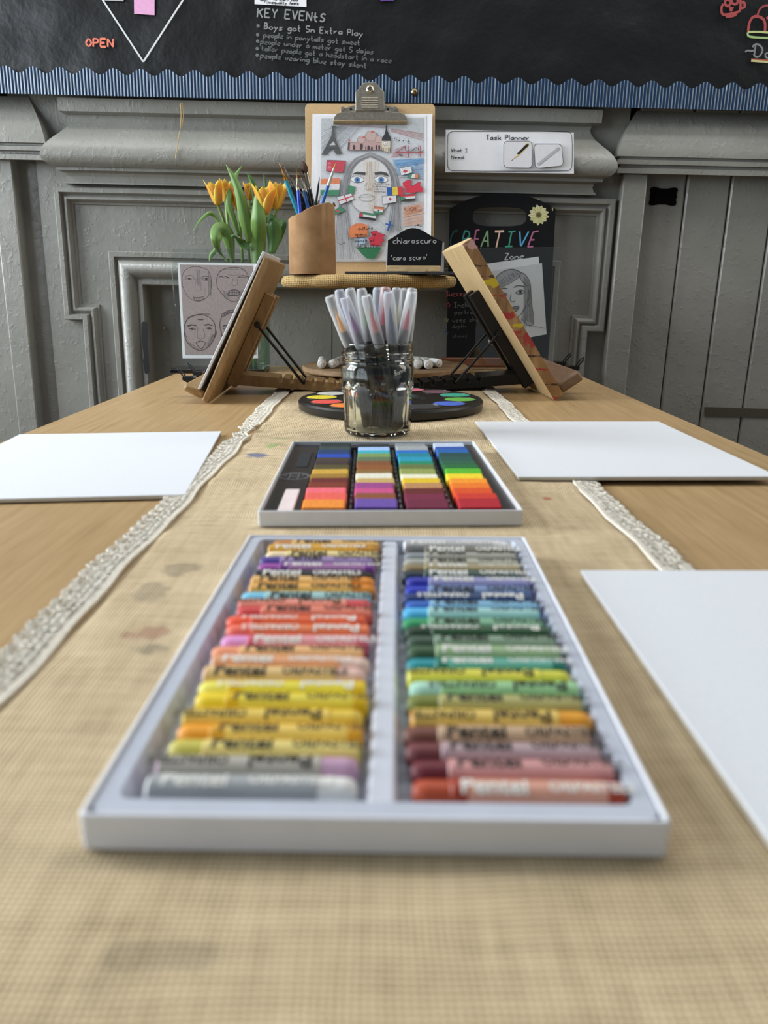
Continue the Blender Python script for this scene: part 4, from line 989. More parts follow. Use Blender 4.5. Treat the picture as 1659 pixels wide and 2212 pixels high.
ar.line([(760, 895), (732, 940)], .0006, '55555a', cv, 0); ar.line([(725, 965), (735, 975), (800, 972)], .0005, '44444a', cv); ar.disc((735, 972), 5, 4, P1, cv); ar.disc((805, 972), 5, 4, P1, cv)
ar.line([(655, 160), (700, 125), (760, 118), (860, 150), (830, 200), (740, 208), (690, 200)], .0006, '6a6a72', c2, 2, True); ar.line([(660, 162), (760, 150), (855, 152)], .0005, '6a6a72', c2)
# landmarks
ar.poly([(320, 195), (380, 195), (358, 230), (365, 330), (395, 420), (455, 540), (380, 545), (340, 475), (300, 480), (270, 548), (198, 550), (270, 420), (320, 320), (335, 230)], '56585a', cv)
ar.poly([(350, 385), (375, 435), (290, 440)], 'b8bec2', cv); ar.line([(270, 440), (400, 430)], .0006, P1, cv, 0); ar.line([(240, 480), (420, 470)], .0006, P1, cv, 0); ar.line([(350, 160), (350, 195)], .0008, P1, cv, 0)
PK = 'b79a98'
ar.poly([(515, 495), (540, 400), (640, 395), (645, 360), (690, 330), (740, 340), (760, 290), (825, 255), (880, 300), (880, 350), (930, 330), (950, 370), (945, 490)], PK, cv)
for (cx_, cy_, r_) in ((690, 365, 50), (810, 320, 72), (905, 360, 46)): ar.disc((cx_, cy_), r_, r_*.9, 'bda6a2', cv); ar.disc((cx_, cy_), r_, r_*.9, '7a6666', cv, wd=.0005)
ar.poly([(700, 340), (720, 318), (745, 342)], 'c65a58', cv); ar.poly([(805, 278), (824, 250), (850, 280)], 'c65a58', cv); ar.poly([(525, 380), (543, 350), (560, 385)], 'c65a58', cv)
for (x0, x1, y0) in ((585, 615, 440), (675, 710, 425), (675, 705, 465), (740, 752, 455), (765, 798, 450), (808, 832, 460), (865, 885, 440), (900, 922, 440)): ar.poly([(x0, y0), ((x0+x1)/2, y0-14), (x1, y0), (x1, min(y0+45, 487)), (x0, min(y0+45, 487))], '4a4044', cv)
ar.poly([(528, 395), (552, 395), (545, 495), (520, 498)], '5a5052', cv); ar.line([(515, 495), (1050, 500)], .0005, '6a6064', cv, 0); ar.line([(545, 400), (640, 395)], .0005, '6a6064', cv, 0)
ar.poly([(935, 378), (1052, 378), (1048, 525), (940, 500)], 'cfc5b2', cv); ar.line([(935, 378), (940, 500), (1045, 528), (1052, 378)], .0007, P1, cv, 0)
ar.poly([(940, 380), (948, 340), (975, 300), (990, 240), (995, 190), (1002, 190), (1012, 250), (1030, 300), (1055, 345), (1055, 382)], '33373c', cv); ar.line([(978, 205), (1018, 205)], .0007, '33373c', cv, 0)
ar.disc((985, 410), 26, 23, 'dfe0e4', cv); ar.disc((985, 410), 26, 23, '34406a', cv, wd=.0006); ar.line([(985, 410), (985, 395)], .0005, P1, cv, 0); ar.line([(985, 410), (998, 410)], .0005, P1, cv, 0)
for k in range(6): ar.line([(945+k*19, 462), (947+k*19, 505+k*3)], .0007, '4a4642', cv, 0)
for (x, y) in ((1100, 350), (1120, 368), (1155, 378), (1210, 378), (1268, 385), (1278, 410)): ar.disc((x, y), 8, 7, '2c2c30', cv); ar.line([(x+6, y), (x+8, y-34)], .0004, '2c2c30', cv, 0)
ar.line([(1235, 340), (1280, 352)], .0005, '2c2c30', cv, 0)
RDD = 'a83a4a'
ar.line([(1118, 525), (1180, 490), (1225, 435), (1235, 500), (1300, 520), (1380, 440), (1400, 520), (1458, 500)], .0008, '4a3a40', cv); ar.line([(1118, 525), (1455, 522)], .0012, RDD, cv, 0)
for x in (1235, 1268, 1395, 1415): ar.line([(x, 435), (x+4, 580)], .0012, RDD, cv, 0)
ar.line([(1230, 580), (1285, 580)], .0011, RDD, cv, 0); ar.hatch((1270, 490), (1380, 450), (1385, 515), (1285, 518), 12, .0004, '5a4a50', cv, 4); ar.hatch((1150, 540), (1160, 560), (1200, 580), (1190, 545), 7, .0005, '5a4a50', cv, 6)
# flags
def flag(q, stripes, cv, vert=False, out='2c2c30'):
    q = [Vector(p) for p in q]; n = len(stripes); f0 = 0
    for i, c in enumerate(stripes):
        a, b_ = i/n, (i+1)/n
        if vert: P = [q[0].lerp(q[1], a), q[0].lerp(q[1], b_), q[3].lerp(q[2], b_), q[3].lerp(q[2], a)]
        else: P = [q[0].lerp(q[3], a), q[1].lerp(q[2], a), q[1].lerp(q[2], b_), q[0].lerp(q[3], b_)]
        if c: ar.poly([tuple(p) for p in P], c, cv)
    if out: ar.line([tuple(p) for p in q], .0007, out, cv, 0, True)
OR, GN, WT, RF = 'd78560', '4a8a6a', 'd8dade', 'c04a5a'
flag([(268, 617), (502, 625), (462, 772), (258, 752)], [RF], cv); ar.hatch((275, 640), (275, 740), (320, 740), (320, 640), 7, .0005, 'e2a0a8', cv, 5)
flag([(190, 848), (430, 838), (412, 1055), (186, 1052)], [OR, WT, GN], cv, out=None); ar.disc((300, 950), 22, 24, '4a6aa0', cv, wd=.0005)
flag([(530, 930), (620, 945), (590, 1042), (525, 1030)], [GN], cv, out='4a6a5a')
flag([(385, 1072), (565, 1025), (606, 1098), (430, 1165)], [WT], cv); ar.line([(480, 1048), (515, 1135)], .0022, RF, cv, 0); ar.line([(405, 1120), (585, 1060)], .0022, RF, cv, 0)
flag([(360, 318), (440, 275), (495, 325), (368, 378)], [GN], c2, out='2a4a3a'); ar.disc((402, 330), 17, 18, 'd5486a', c2)
flag([(675, 335), (880, 370), (862, 445), (658, 415)], [GN, WT, '2c2c30'], c2); ar.poly([(676, 336), (718, 378), (660, 414)], RF, c2)
flag([(850, 275), (972, 282), (945, 372), (838, 352)], [OR, WT, GN], c2); ar.disc((902, 322), 11, 11, '5a4a40', c2)
flag([(1163, 715), (1300, 690), (1318, 770), (1180, 808)], [WT], cv); ar.line([(1222, 735), (1234, 775)], .0026, RF, cv, 0); ar.line([(1202, 760), (1258, 750)], .0026, RF, cv, 0)
flag([(1285, 785), (1392, 785), (1388, 845), (1252, 838)], [GN, WT, OR], cv, True)
ar.line([(1160, 830), (1300, 838), (1458, 850)], .0006, '44505a', cv)
ar.poly([(1200, 900), (1240, 870), (1300, 858), (1310, 890), (1290, 940), (1340, 930), (1380, 890), (1425, 890), (1410, 930), (1455, 960), (1440, 1020), (1380, 1000), (1330, 1030), (1260, 1010), (1215, 1020), (1240, 960), (1205, 945)], 'cf3a50', cv, 1); ar.line([(1200, 900), (1240, 870), (1300, 858), (1310, 890), (1290, 940), (1340, 930), (1380, 890), (1425, 890)], .0006, '7a2030', cv)
flag([(1002, 955), (1200, 940), (1205, 1045), (1012, 1060)], ['2f5aa4', 'd9c44e', 'c8404e'], cv, True, None)
flag([(945, 1060), (1120, 1052), (1122, 1135), (955, 1160)], [WT], cv); ar.disc((1045, 1098), 18, 19, RF, cv)
flag([(1170, 1050), (1355, 1030), (1355, 1115), (1175, 1125)], ['c8404e', WT, '3a3a3e'], cv, out='3a3a3e'); ar.poly([(1170, 1062), (1245, 1082), (1175, 1125)], GN, cv)
ar.line([(1352, 672), (1392, 668), (1372, 690)], .0006, '2f5a9c', cv, 0, True); ar.line([(1356, 684), (1388, 684), (1372, 655)], .0006, '2f5a9c', cv, 0, True)
ar.text('sahian', (1330, 742), (1450, 738), 26, .0005, '4a78b4', cv)
for k, tx in enumerate(('Strength lies', 'in differences', 'not in', 'similarities')): ar.text(tx, (840, 918+k*32), (840+(190, 170, 110, 150)[k], 922+k*32), 22, .0005, '3a3638', cv)
# heart
ar.poly([(765, 500), (700, 480), (620, 482), (550, 530), (530, 600), (545, 658), (768, 640)], 'da8058', c2); ar.hatch((545, 540), (560, 640), (760, 630), (760, 500), 26, .0006, 'e08a58', c2, 8)
ar.poly([(625, 775), (940, 775), (900, 850), (850, 915), (760, 915), (700, 860)], '2f7350', c2)
ar.poly([(800, 590), (880, 570), (900, 600), (990, 620), (950, 660), (980, 700), (930, 710), (945, 760), (800, 750), (790, 700), (775, 660), (830, 640)], 'c93a4e', c2); ar.line([(800, 590), (880, 570), (900, 600), (990, 620), (950, 660), (980, 700), (930, 710), (945, 760), (800, 750)], .0006, '7a2030', c2)
ar.disc((695, 703), 52, 40, '3f78b8', c2, wd=.0007); ar.disc((695, 703), 50, 38, 'a8bfd8', c2)
ar.line([(765, 500), (830, 455), (910, 450), (980, 500), (995, 600), (990, 690)], .0005, '8a8a90', c2); ar.line([(530, 600), (570, 710), (660, 820), (760, 920)], .0005, '8a8a90', c2)
ar.text('culture', (652, 562), (832, 556), 42, .0008, '24201f', c2); ar.text('opens the', (612, 640), (870, 632), 42, .0008, '24201f', c2); ar.text('sense of', (612, 715), (850, 705), 38, .0008, '24201f', c2); ar.text('BEAUTY', (635, 785), (900, 790), 44, .0008, '24201f', c2)
ar.poly([(1040, 452), (1062, 456), (1030, 575), (1004, 570)], '2f5aa4', c2); ar.poly([(988, 480), (1085, 498), (1080, 515), (984, 496)], '2f5aa4', c2)
ar.line([(1225, 285), (1215, 310), (1240, 320), (1228, 300)], .0011, '7a4a2a', c2); ar.line([(1285, 325), (1300, 285), (1330, 290), (1335, 320), (1305, 325)], .0011, '7a4a2a', c2); ar.line([(1362, 325), (1360, 285), (1335, 292)], .0011, '7a4a2a', c2)
ar.line([(1345, 520), (1380, 500), (1390, 490), (1400, 515), (1440, 515)], .0008, '3a2a24', c2); ar.disc((1388, 505), 12, 10, '3a2a24', c2)
ar.line([(412, 720), (425, 748), (465, 735), (470, 715), (492, 718), (480, 735)], .0008, '33333a', c2)
ar.build('coloured_pencil', dr)
# clip: jaw plate, lever, rivet, arms, ribs
cpx_ = lambda x, y: Vector(PLC.px(640+x*360/1659, 170+y*360/1659))
cl_pts = [(372, 425), (380, 395), (410, 358), (460, 345), (520, 345), (600, 335), (880, 335), (960, 348), (1040, 350), (1080, 372), (1100, 400), (1102, 425)]
jaw = [cpx_(*p) for p in cl_pts]
zc0 = .0062
mb = MB(); mb.prism([tuple(p) for p in jaw], zc0, zc0+.0014)
mb.build('clip_jaw', STEEL, cb, bevel=.0004)
a, b = cpx_(372, 425), cpx_(1102, 425); lo = cpx_(372, 462)
MB().tube([(a.x, (a.y+lo.y)/2, zc0-.0006), (b.x, (a.y+lo.y)/2, zc0-.0006)], abs(a.y-lo.y)/2, 14).build('clip_lip', M('b3a283', .3, .9, .1), cb, smooth=50)
lev = [(593, 335), (593, 155), (672, 58), (790, 55), (875, 150), (878, 335)]
MB().prism([tuple(cpx_(*p)) for p in lev], zc0+.0012, zc0+.0028).build('clip_lever', STEEL, cb, bevel=.0005)
for k, yy in enumerate((212, 236, 260, 284, 305)):
    p0, p1 = cpx_(650, yy), cpx_(815, yy); MB().tube([(p0.x, p0.y, zc0+.0027), (p1.x, p1.y, zc0+.0027)], .0013, 8).build('pressed_rib', STEEL, cb, smooth=50)
c = cpx_(735, 125); MB().lathe([(.0001, .0004), (.0035, .0006), (.0048, .0028), (.0064, .0022), (.0078, 0)], 20, (c.x, c.y, zc0+.0028)).build('rivet', M('c9c2b2', .25, 1.0, .1), cb, smooth=50)
for pts in ([(440, 350), (452, 305), (500, 300), (590, 270), (598, 345)], [(875, 345), (880, 270), (960, 295), (1000, 290), (1030, 350)]):
    MB().prism([tuple(cpx_(*p)) for p in pts], zc0-.0040, zc0+.0006).build('clip_arm', STEEL, cb, bevel=.0004)
for x in (545, 912):
    c = cpx_(x, 318); MB().lathe([(.0001, .0009), (.0022, .0007), (.0022, 0)], 12, (c.x, c.y, zc0)).build('pivot', BLACK, cb, smooth=50)
for x in (465, 985):
    c = cpx_(x, 312); MB().lathe([(.0001, .0022), (.0034, .0020), (.0036, 0)], 14, (c.x, c.y, zc0)).build('rivet', STEEL, cb, smooth=50)

# ================================================================== card tube of brushes on the upper disc
cv4 = (400, 330, 360/1659)
F4 = lambda x, y: (cv4[0]+x*cv4[2], cv4[1]+y*cv4[2])
TY = 1.425
tl, tr_ = ony(*F4(1032, 900), TY), ony(*F4(1497, 900), TY)
tr0 = (tr_.x-tl.x)/2; tcx = (tl.x+tr_.x)/2
zl, zr = ony(*F4(1032, 672), TY).z-zt_, ony(*F4(1490, 528), TY).z-zt_
tube = thing('brush_pot', 'brown card tube with a slanted torn rim holding paint brushes on the upper disc', 'pot', (tcx, TY, zt_+.0006))
n = 64; outer = []; 
def rim(a): 
    u = .5+.5*cos(a); e = u*u*(3-2*u)
    return zl+(zr-zl)*e+.0006*sin(a*7)+.0003*sin(a*17)-.004*sin(a)
rings = [[Vector((r*cos(2*pi*j/n), r*sin(2*pi*j/n), z if z >= 0 else rim(2*pi*j/n)+dz)) for j in range(n)] for r, z, dz in ((tr0-.0002, 0, 0), (tr0, .001, 0), (tr0*1.0, .05, 0), (tr0*.985, -1, -.0008), (tr0*.965, -1, 0), (tr0*.90, -1, -.0010), (tr0*.885, -1, -.006), (tr0*.885, .004, 0), (.001, .0035, 0))]
KR = NT('raw_card'); co = KR.coord(); n1 = KR.noise(36, 5, co); n2 = KR.noise(120, 4, co, (1, 1, .6)); KR.bump(n2, .3)
c_ = KR.ramp(n1, .25, .75, lin('8a6540'), lin('ab865e')); c_ = KR.mix(KR.math('MULTIPLY', KR.ramp(KR.noise(260, 3, co, (1, 1, .4)), .60, .75), .45), c_, lin('7a5236')); c_ = KR.mix(KR.math('MULTIPLY', KR.ramp(KR.noise(30, 2, co, (1.4, 1, 1)), .70, .78), .4), c_, lin('b5603e'))
KRAFT2 = KR.fin(c_, .85)
MB().loft(rings, True, False).build('tube', KRAFT2, tube, smooth=45, solid=-1)
mb = MB()
for s_ in range(7): mb.tube([(tr0*.93*cos(.05+s_*.05), tr0*.93*sin(.05+s_*.05), zr-.002), (tr0*.97*cos(.02+s_*.06), tr0*.9*sin(.02+s_*.06), zr+.003+.002*(s_ % 2)), (tr0*1.0*cos(.04+s_*.05), tr0*.95*sin(.04+s_*.05), zr-.001)], .0016, 5)
mb.build('torn_lip', M('6a4a34', .9), tube, smooth=60)
BR = [((940, 110), (1125, 610), .004, '1f8fa8', 'd8a03c', 'flat', 'd98a3a', .30, 'teal handled brush with a gold ferrule and orange bristles, outermost over the tulips', .0034),
      ((945, 55), (1170, 585), .012, '17181c', 'a9a9a6', 'flat', '6d7670', .54, 'black handled brush with a long silver ferrule and grey bristles, tallest by the tulips', .0036),
      ((1105, 150), (1143, 595), -.004, '2148c8', 'b5a890', 'flat', 'cc7a2e', .50, 'bright blue handled brush with orange bristles at the front of the pot', .0032),
      ((1135, 155), (1225, 560), .006, '2d5a9c', 'a8a6a0', 'flat', '6a4a3a', .55, 'mid blue handled brush with brown bristles behind the bright blue one', .0030),
      ((1172, 80), (1275, 545), .010, '131317', 'b3aca0', 'round', '4a2e26', .62, 'black handled brush with a large dark brown bristle head', .0042),
      ((1078, 245), (1205, 570), .016, '15151a', 'b0aaa0', 'flat', '3a3030', .40, 'black handled brush with short dark bristles, lowest in the pot', .0032),
      ((1150, 190), (1245, 555), .020, '18181c', 'aaa69c', 'flat', '5a3a30', .55, 'black handled brush standing behind the large dark brown head', .0034),
      ((1338, 240), (1300, 520), .010, '1c1e22', '4a4c4e', 'fine', '22201f', .50, 'thin dark brush with a fine pointed black tip', .0019),
      ((1352, 410), (1318, 535), .018, 'cfd3d3', 'c9cccc', 'fine', 'd8d8d4', .30, 'short white handled brush standing beside the fine black one', .0026),
      ((1500, 100), (1352, 540), -.002, '2a6ab8', 'd3d4d2', 'fine', 'c9a05a', .52, 'blue handled brush with a white ferrule and pointed golden tip leaning over the drawing', .0030)]
for tp, bp, dy, hc, fc, kind, bc, ff, lab, r in BR:
    a = ony(*F4(*tp), TY+dy); b = ony(*F4(*bp), TY+dy)
    d = (a-b).normalized(); f = (b.z-zt_-.008)/d.z
    foot = b-d*min(f, .11); rad = sqrt((foot.x-tcx)**2+(foot.y-TY)**2)
    Lb = (a-foot).length; vis = (a-b).length
    root = thing('paint_brush', lab, 'brush', foot, d.to_track_quat('Z', 'Y').to_matrix(), 'paint brushes in the card tube')
    bl = {'flat': .016, 'round': .020, 'fine': .010}[kind]; fl = vis*ff-bl if kind != 'fine' else vis*ff-bl
    zf = Lb-bl; z0 = zf-max(fl, .012)
    MB().lathe([(.0001, 0), (r*.45, .001), (r*.7, .03), (r*1.05, max(.05, z0-.02)), (r*.9, z0+.002)], 14).build('handle', M(hc, .28, 0, .05), root, smooth=50)
    flat = (lambda rr, z, an: rr) 
    def fer(z, an, k):
        q = max(0, (z-z0)/(zf-z0)); fx = 1+(.45*q if k == 'flat' else 0); fy = 1-(.6*q if k == 'flat' else 0); return fx, fy
    def shape(prof, k, nn=14):
        mb = MB(); return mb.loft([[Vector((rr*fer(z, 0, k)[0]*cos(2*pi*j/nn), rr*fer(z, 0, k)[1]*sin(2*pi*j/nn), z)) for j in range(nn)] for rr, z in prof], True, True)
    tp_r = {'flat': .9, 'round': 1.15, 'fine': .62}[kind]
    shape([(r*.95, z0), (r*1.0, z0+.002), (r*.9, z0+.0035), (r*1.0, z0+.005), (r*tp_r, zf)], kind).build('ferrule', M(fc, .25, .95 if fc not in ('d3d4d2', 'cfd3d3', 'c9cccc') else .2, .15), root, smooth=50)
    if kind == 'flat': pr = [(r*tp_r*.95, zf), (r*tp_r*1.05, zf+bl*.5), (r*tp_r*.92, Lb-.001), (r*.45, Lb)]
    elif kind == 'round': pr = [(r*tp_r*.95, zf), (r*tp_r*1.25, zf+bl*.4), (r*tp_r*.9, zf+bl*.75), (.0004, Lb)]
    else: pr = [(r*tp_r*.9, zf), (r*tp_r*.75, zf+bl*.4), (.0002, Lb)]
    shape(pr, kind).build('bristles', M(bc, .8, 0, .25, .3, 600), root, smooth=50)

# ================================================================== small chalk sign, slate and its tray edge on the upper disc
CSY = 1.395
sl_a, sl_b = ony(745, 596, CSY-.014), ony(987, 598, CSY-.014)
random.seed(9); pts = []
N_ = 26
for i in range(N_): pts.append((sl_a.x+(sl_b.x-sl_a.x)*i/(N_-1), CSY-.020+random.uniform(-.0012, .0012)))
for i in range(N_): pts.append((sl_b.x+(sl_a.x-sl_b.x)*i/(N_-1)+random.uniform(-.001, .001), CSY+.040+random.uniform(-.0012, .0012)))
sm = MB().prism(pts, .0001, .0042)
single('slate', sm, M('33373a', .75, 0, .4, .6, 160), 'rough edged dark slate slab under the small chalk sign', 'slate', (0, 0, zt_+.0004), bevel=.0005)
SLZ = zt_+.0048
ps = ony(895, 592, CSY); ps.z = SLZ
PLS = Pl(ps, 0, radians(4))
cs = thing('chalk_sign', 'small black chalk sign with an arched top on a wooden foot beside the clipboard', 'sign', PLS)
out = [PLS.px(*p) for p in [(836, 574), (952, 575), (956, 522), (945, 517), (932, 510), (919, 502), (908, 496), (897, 493), (888, 493), (877, 496), (866, 502), (855, 509), (846, 515), (838, 519)]]
MB().prism(out, -.0006, .0022).build('slate_face', SLATE, cs, bevel=.0003)
q0, q1 = PLS.px(834, 574), PLS.px(951, 575)
MB().box(q0[0], q1[0], 0.0, q0[1], -.004, .004).build('wooden_foot', PALE_WOOD, cs, bevel=.0006)
q2, q3 = PLS.px(834, 540), PLS.px(960, 523)
MB().box(q2[0], q3[0], .0, q3[1], -.0062, -.0045).build('backing_card', M('e3e5ea', .4), cs)
ar = Art(PLS, .0026); cg = 'a9adae'
ar.text('chiaroscuro', (849, 527), (942, 526), 13.5, .0014, cg); ar.text("'caro scuro'", (845, 563), (923, 561), 12, .0013, cg)
ar.build('chalk_lettering', cs)
MB().prism([PLS.px(900+26*cos(t_*.4), 577+14*sin(t_*.4)) for t_ in range(0, 9)], .0041, .0042).build('foot_mark', M('bda27a', .6), cs)

# ================================================================== large chalkboard with a carrying hole
CY_ = 1.659
pk = ony(1080, 776, CY_); pk.z = .0005
PLK = Pl(pk, 0, radians(.6))
ck = thing('chalkboard', 'tall black chalkboard with a carrying hole, coloured lettering and a drawn flower', 'chalkboard', PLK)
xl, xr = PLK.px(968, 600)[0], PLK.px(1192, 600)[0]; yt = PLK.px(1085, 418)[1]; ysh = PLK.px(1194, 452)[1]; yb = .018
n = 48; cx0 = (xl+xr)/2; hw = (xr-xl)/2
o_pts = []
for i in range(n):
    th = 2*pi*i/n
    o_pts.append(th)
hx0, hy1 = PLK.px(1022, 447); hx1, hy0 = PLK.px(1136, 489); hcx, hcy, hhw, hhh = (hx0+hx1)/2, (hy0+hy1)/2, (hx1-hx0)/2, (hy1-hy0)/2
def outl(th):
    dx, dy = cos(th), sin(th); best = 9
    # walk outwards from the hole centre until outside the board
    lo, hi = 0, .6
    def inside(p):
        x, y = p
        if x < xl or x > xr or y < yb: return False
        arc = ysh+(yt-ysh)*(1-min(1, abs((x-cx0)/hw))**2.2)
        return y < arc
    for _ in range(40):
        m_ = (lo+hi)/2
        if inside((hcx+dx*m_, hcy+dy*m_)): lo = m_
        else: hi = m_
    return (hcx+dx*lo, hcy+dy*lo)
def inl(th):
    k = 3.4; r = (abs(cos(th)/hhw)**k+abs(sin(th)/hhh)**k)**(-1/k); return (hcx+r*cos(th), hcy+r*sin(th))
ths = [2*pi*i/160 for i in range(160)]
for c_ in ((xl, yb), (xr, yb), (xl, ysh), (xr, ysh)):
    t_ = atan2(c_[1]-hcy, c_[0]-hcx) % (2*pi); j = min(range(160), key=lambda k: abs(ths[k]-t_)); ths[j] = t_
ths.sort()
MB().ringprism([outl(t_) for t_ in ths], [inl(t_) for t_ in ths], -.004, .002).build('board', SLATE, ck, bevel=.0003)
b0 = PLK.px(952, 776)[0]; b1 = PLK.px(1178, 776)[0]
MB().box(b0, b1, .0002, .019, -.0135, .0115).build('wooden_base', RUST_WOOD, ck, bevel=.002)
def board_art2(name):
    global ar
    ar.build(name, ck); ar = Art(PLK, .0024)
ar = Art(PLK, .0024); cv = (940, 400, 320/1659)
TL, PKc, GRc, CRc, BLc = '3f8f8c', 'bb6f94', '8db487', 'efcdb2', '5fb0dc'
def letter(strokes, col, wd=.0030):
    for s_ in strokes: ar.line(s_, wd, col, cv, 2 if len(s_) > 2 else 0)
letter([[(250, 512), (215, 510), (180, 570), (165, 640), (185, 690), (230, 690)]], '1d4e52'); letter([[(330, 515), (305, 610)], [(330, 512), (380, 520), (385, 580), (320, 610)]], TL)
letter([[(495, 502), (445, 512)], [(455, 512), (425, 690)], [(440, 600), (485, 605)], [(425, 692), (475, 695)]], PKc); letter([[(585, 510), (510, 692)], [(585, 510), (592, 690)], [(540, 625), (590, 630)]], GRc)
letter([[(668, 520), (770, 517)]], CRc, .0042); letter([[(722, 520), (682, 698)]], CRc); letter([[(818, 525), (898, 517)], [(855, 525), (822, 685)], [(780, 690), (862, 685)]], '3f9f84')
letter([[(945, 520), (955, 685)], [(1045, 520), (958, 685)]], BLc); letter([[(1095, 525), (1155, 515)], [(1095, 525), (1035, 692)], [(1060, 615), (1110, 612)], [(1035, 692), (1095, 688)]], PKc)
board_art2('chalk_lettering')
ar.text('Zone', (776, 838), (985, 828), 72, .0020, 'c6c9ca', cv, slant=.15)
fc_ = (1157, 335); board_art2('chalk_word')
for k in range(13):
    a = 2*pi*k/13+.2; L_ = 112 if k % 3 else 122; w_ = 24
    d = (cos(a), sin(a)); nn = (-d[1], d[0]); P_ = lambda r, s_: (fc_[0]+d[0]*r+nn[0]*s_, fc_[1]+d[1]*r+nn[1]*s_)
    ar.poly([P_(18, -8), P_(60, -w_), P_(92, -w_*.8), P_(L_, 0), P_(92, w_*.8), P_(60, w_), P_(18, 8)], random.choice(['d9d5a0', 'cfcf94', 'e0d8ae', 'c9cd90']), cv)
    ar.line([P_(20, 0), P_(95, 0)], .0005, 'a39a5e', cv, 0)
ar.disc(fc_, 34, 34, '8f8450', cv); ar.disc(fc_, 22, 22, '5e5638', cv)
ar.poly([(1130, 150), (1170, 155), (1165, 165), (1135, 158)], 'c3b06a', cv); ar.poly([(1303, 248), (1318, 255), (1318, 290), (1305, 285)], 'c3b06a', cv)
board_art2('flower_drawing'); c3 = (900, 380, 400/1659)
ar.text('Success', (262, 1082), (470, 1075), 52, .0014, '9c4a58', c3); ar.text('Include', (335, 1178), (540, 1172), 44, .0012, '6b7072', c3); ar.text('portrait', (340, 1240), (540, 1236), 40, .0011, '5b6062', c3); ar.text('uses shading', (320, 1310), (660, 1304), 40, .0011, '5b6062', c3); ar.text('depth', (320, 1365), (440, 1362), 36, .0011, '55595b', c3); ar.text('shows', (320, 1450), (450, 1446), 36, .0010, '44484a', c3)
def star(c, r, col):
    ar.line([(c[0]+(r if k % 2 == 0 else r*.45)*sin(pi*k/5), c[1]-(r if k % 2 == 0 else r*.45)*cos(pi*k/5)) for k in range(10)], .0012, col, c3, 0, True)
star((283, 1155), 24, 'a04048'); star((266, 1290), 22, '8a9a62'); star((264, 1408), 20, '33507a')
board_art2('chalk_list')

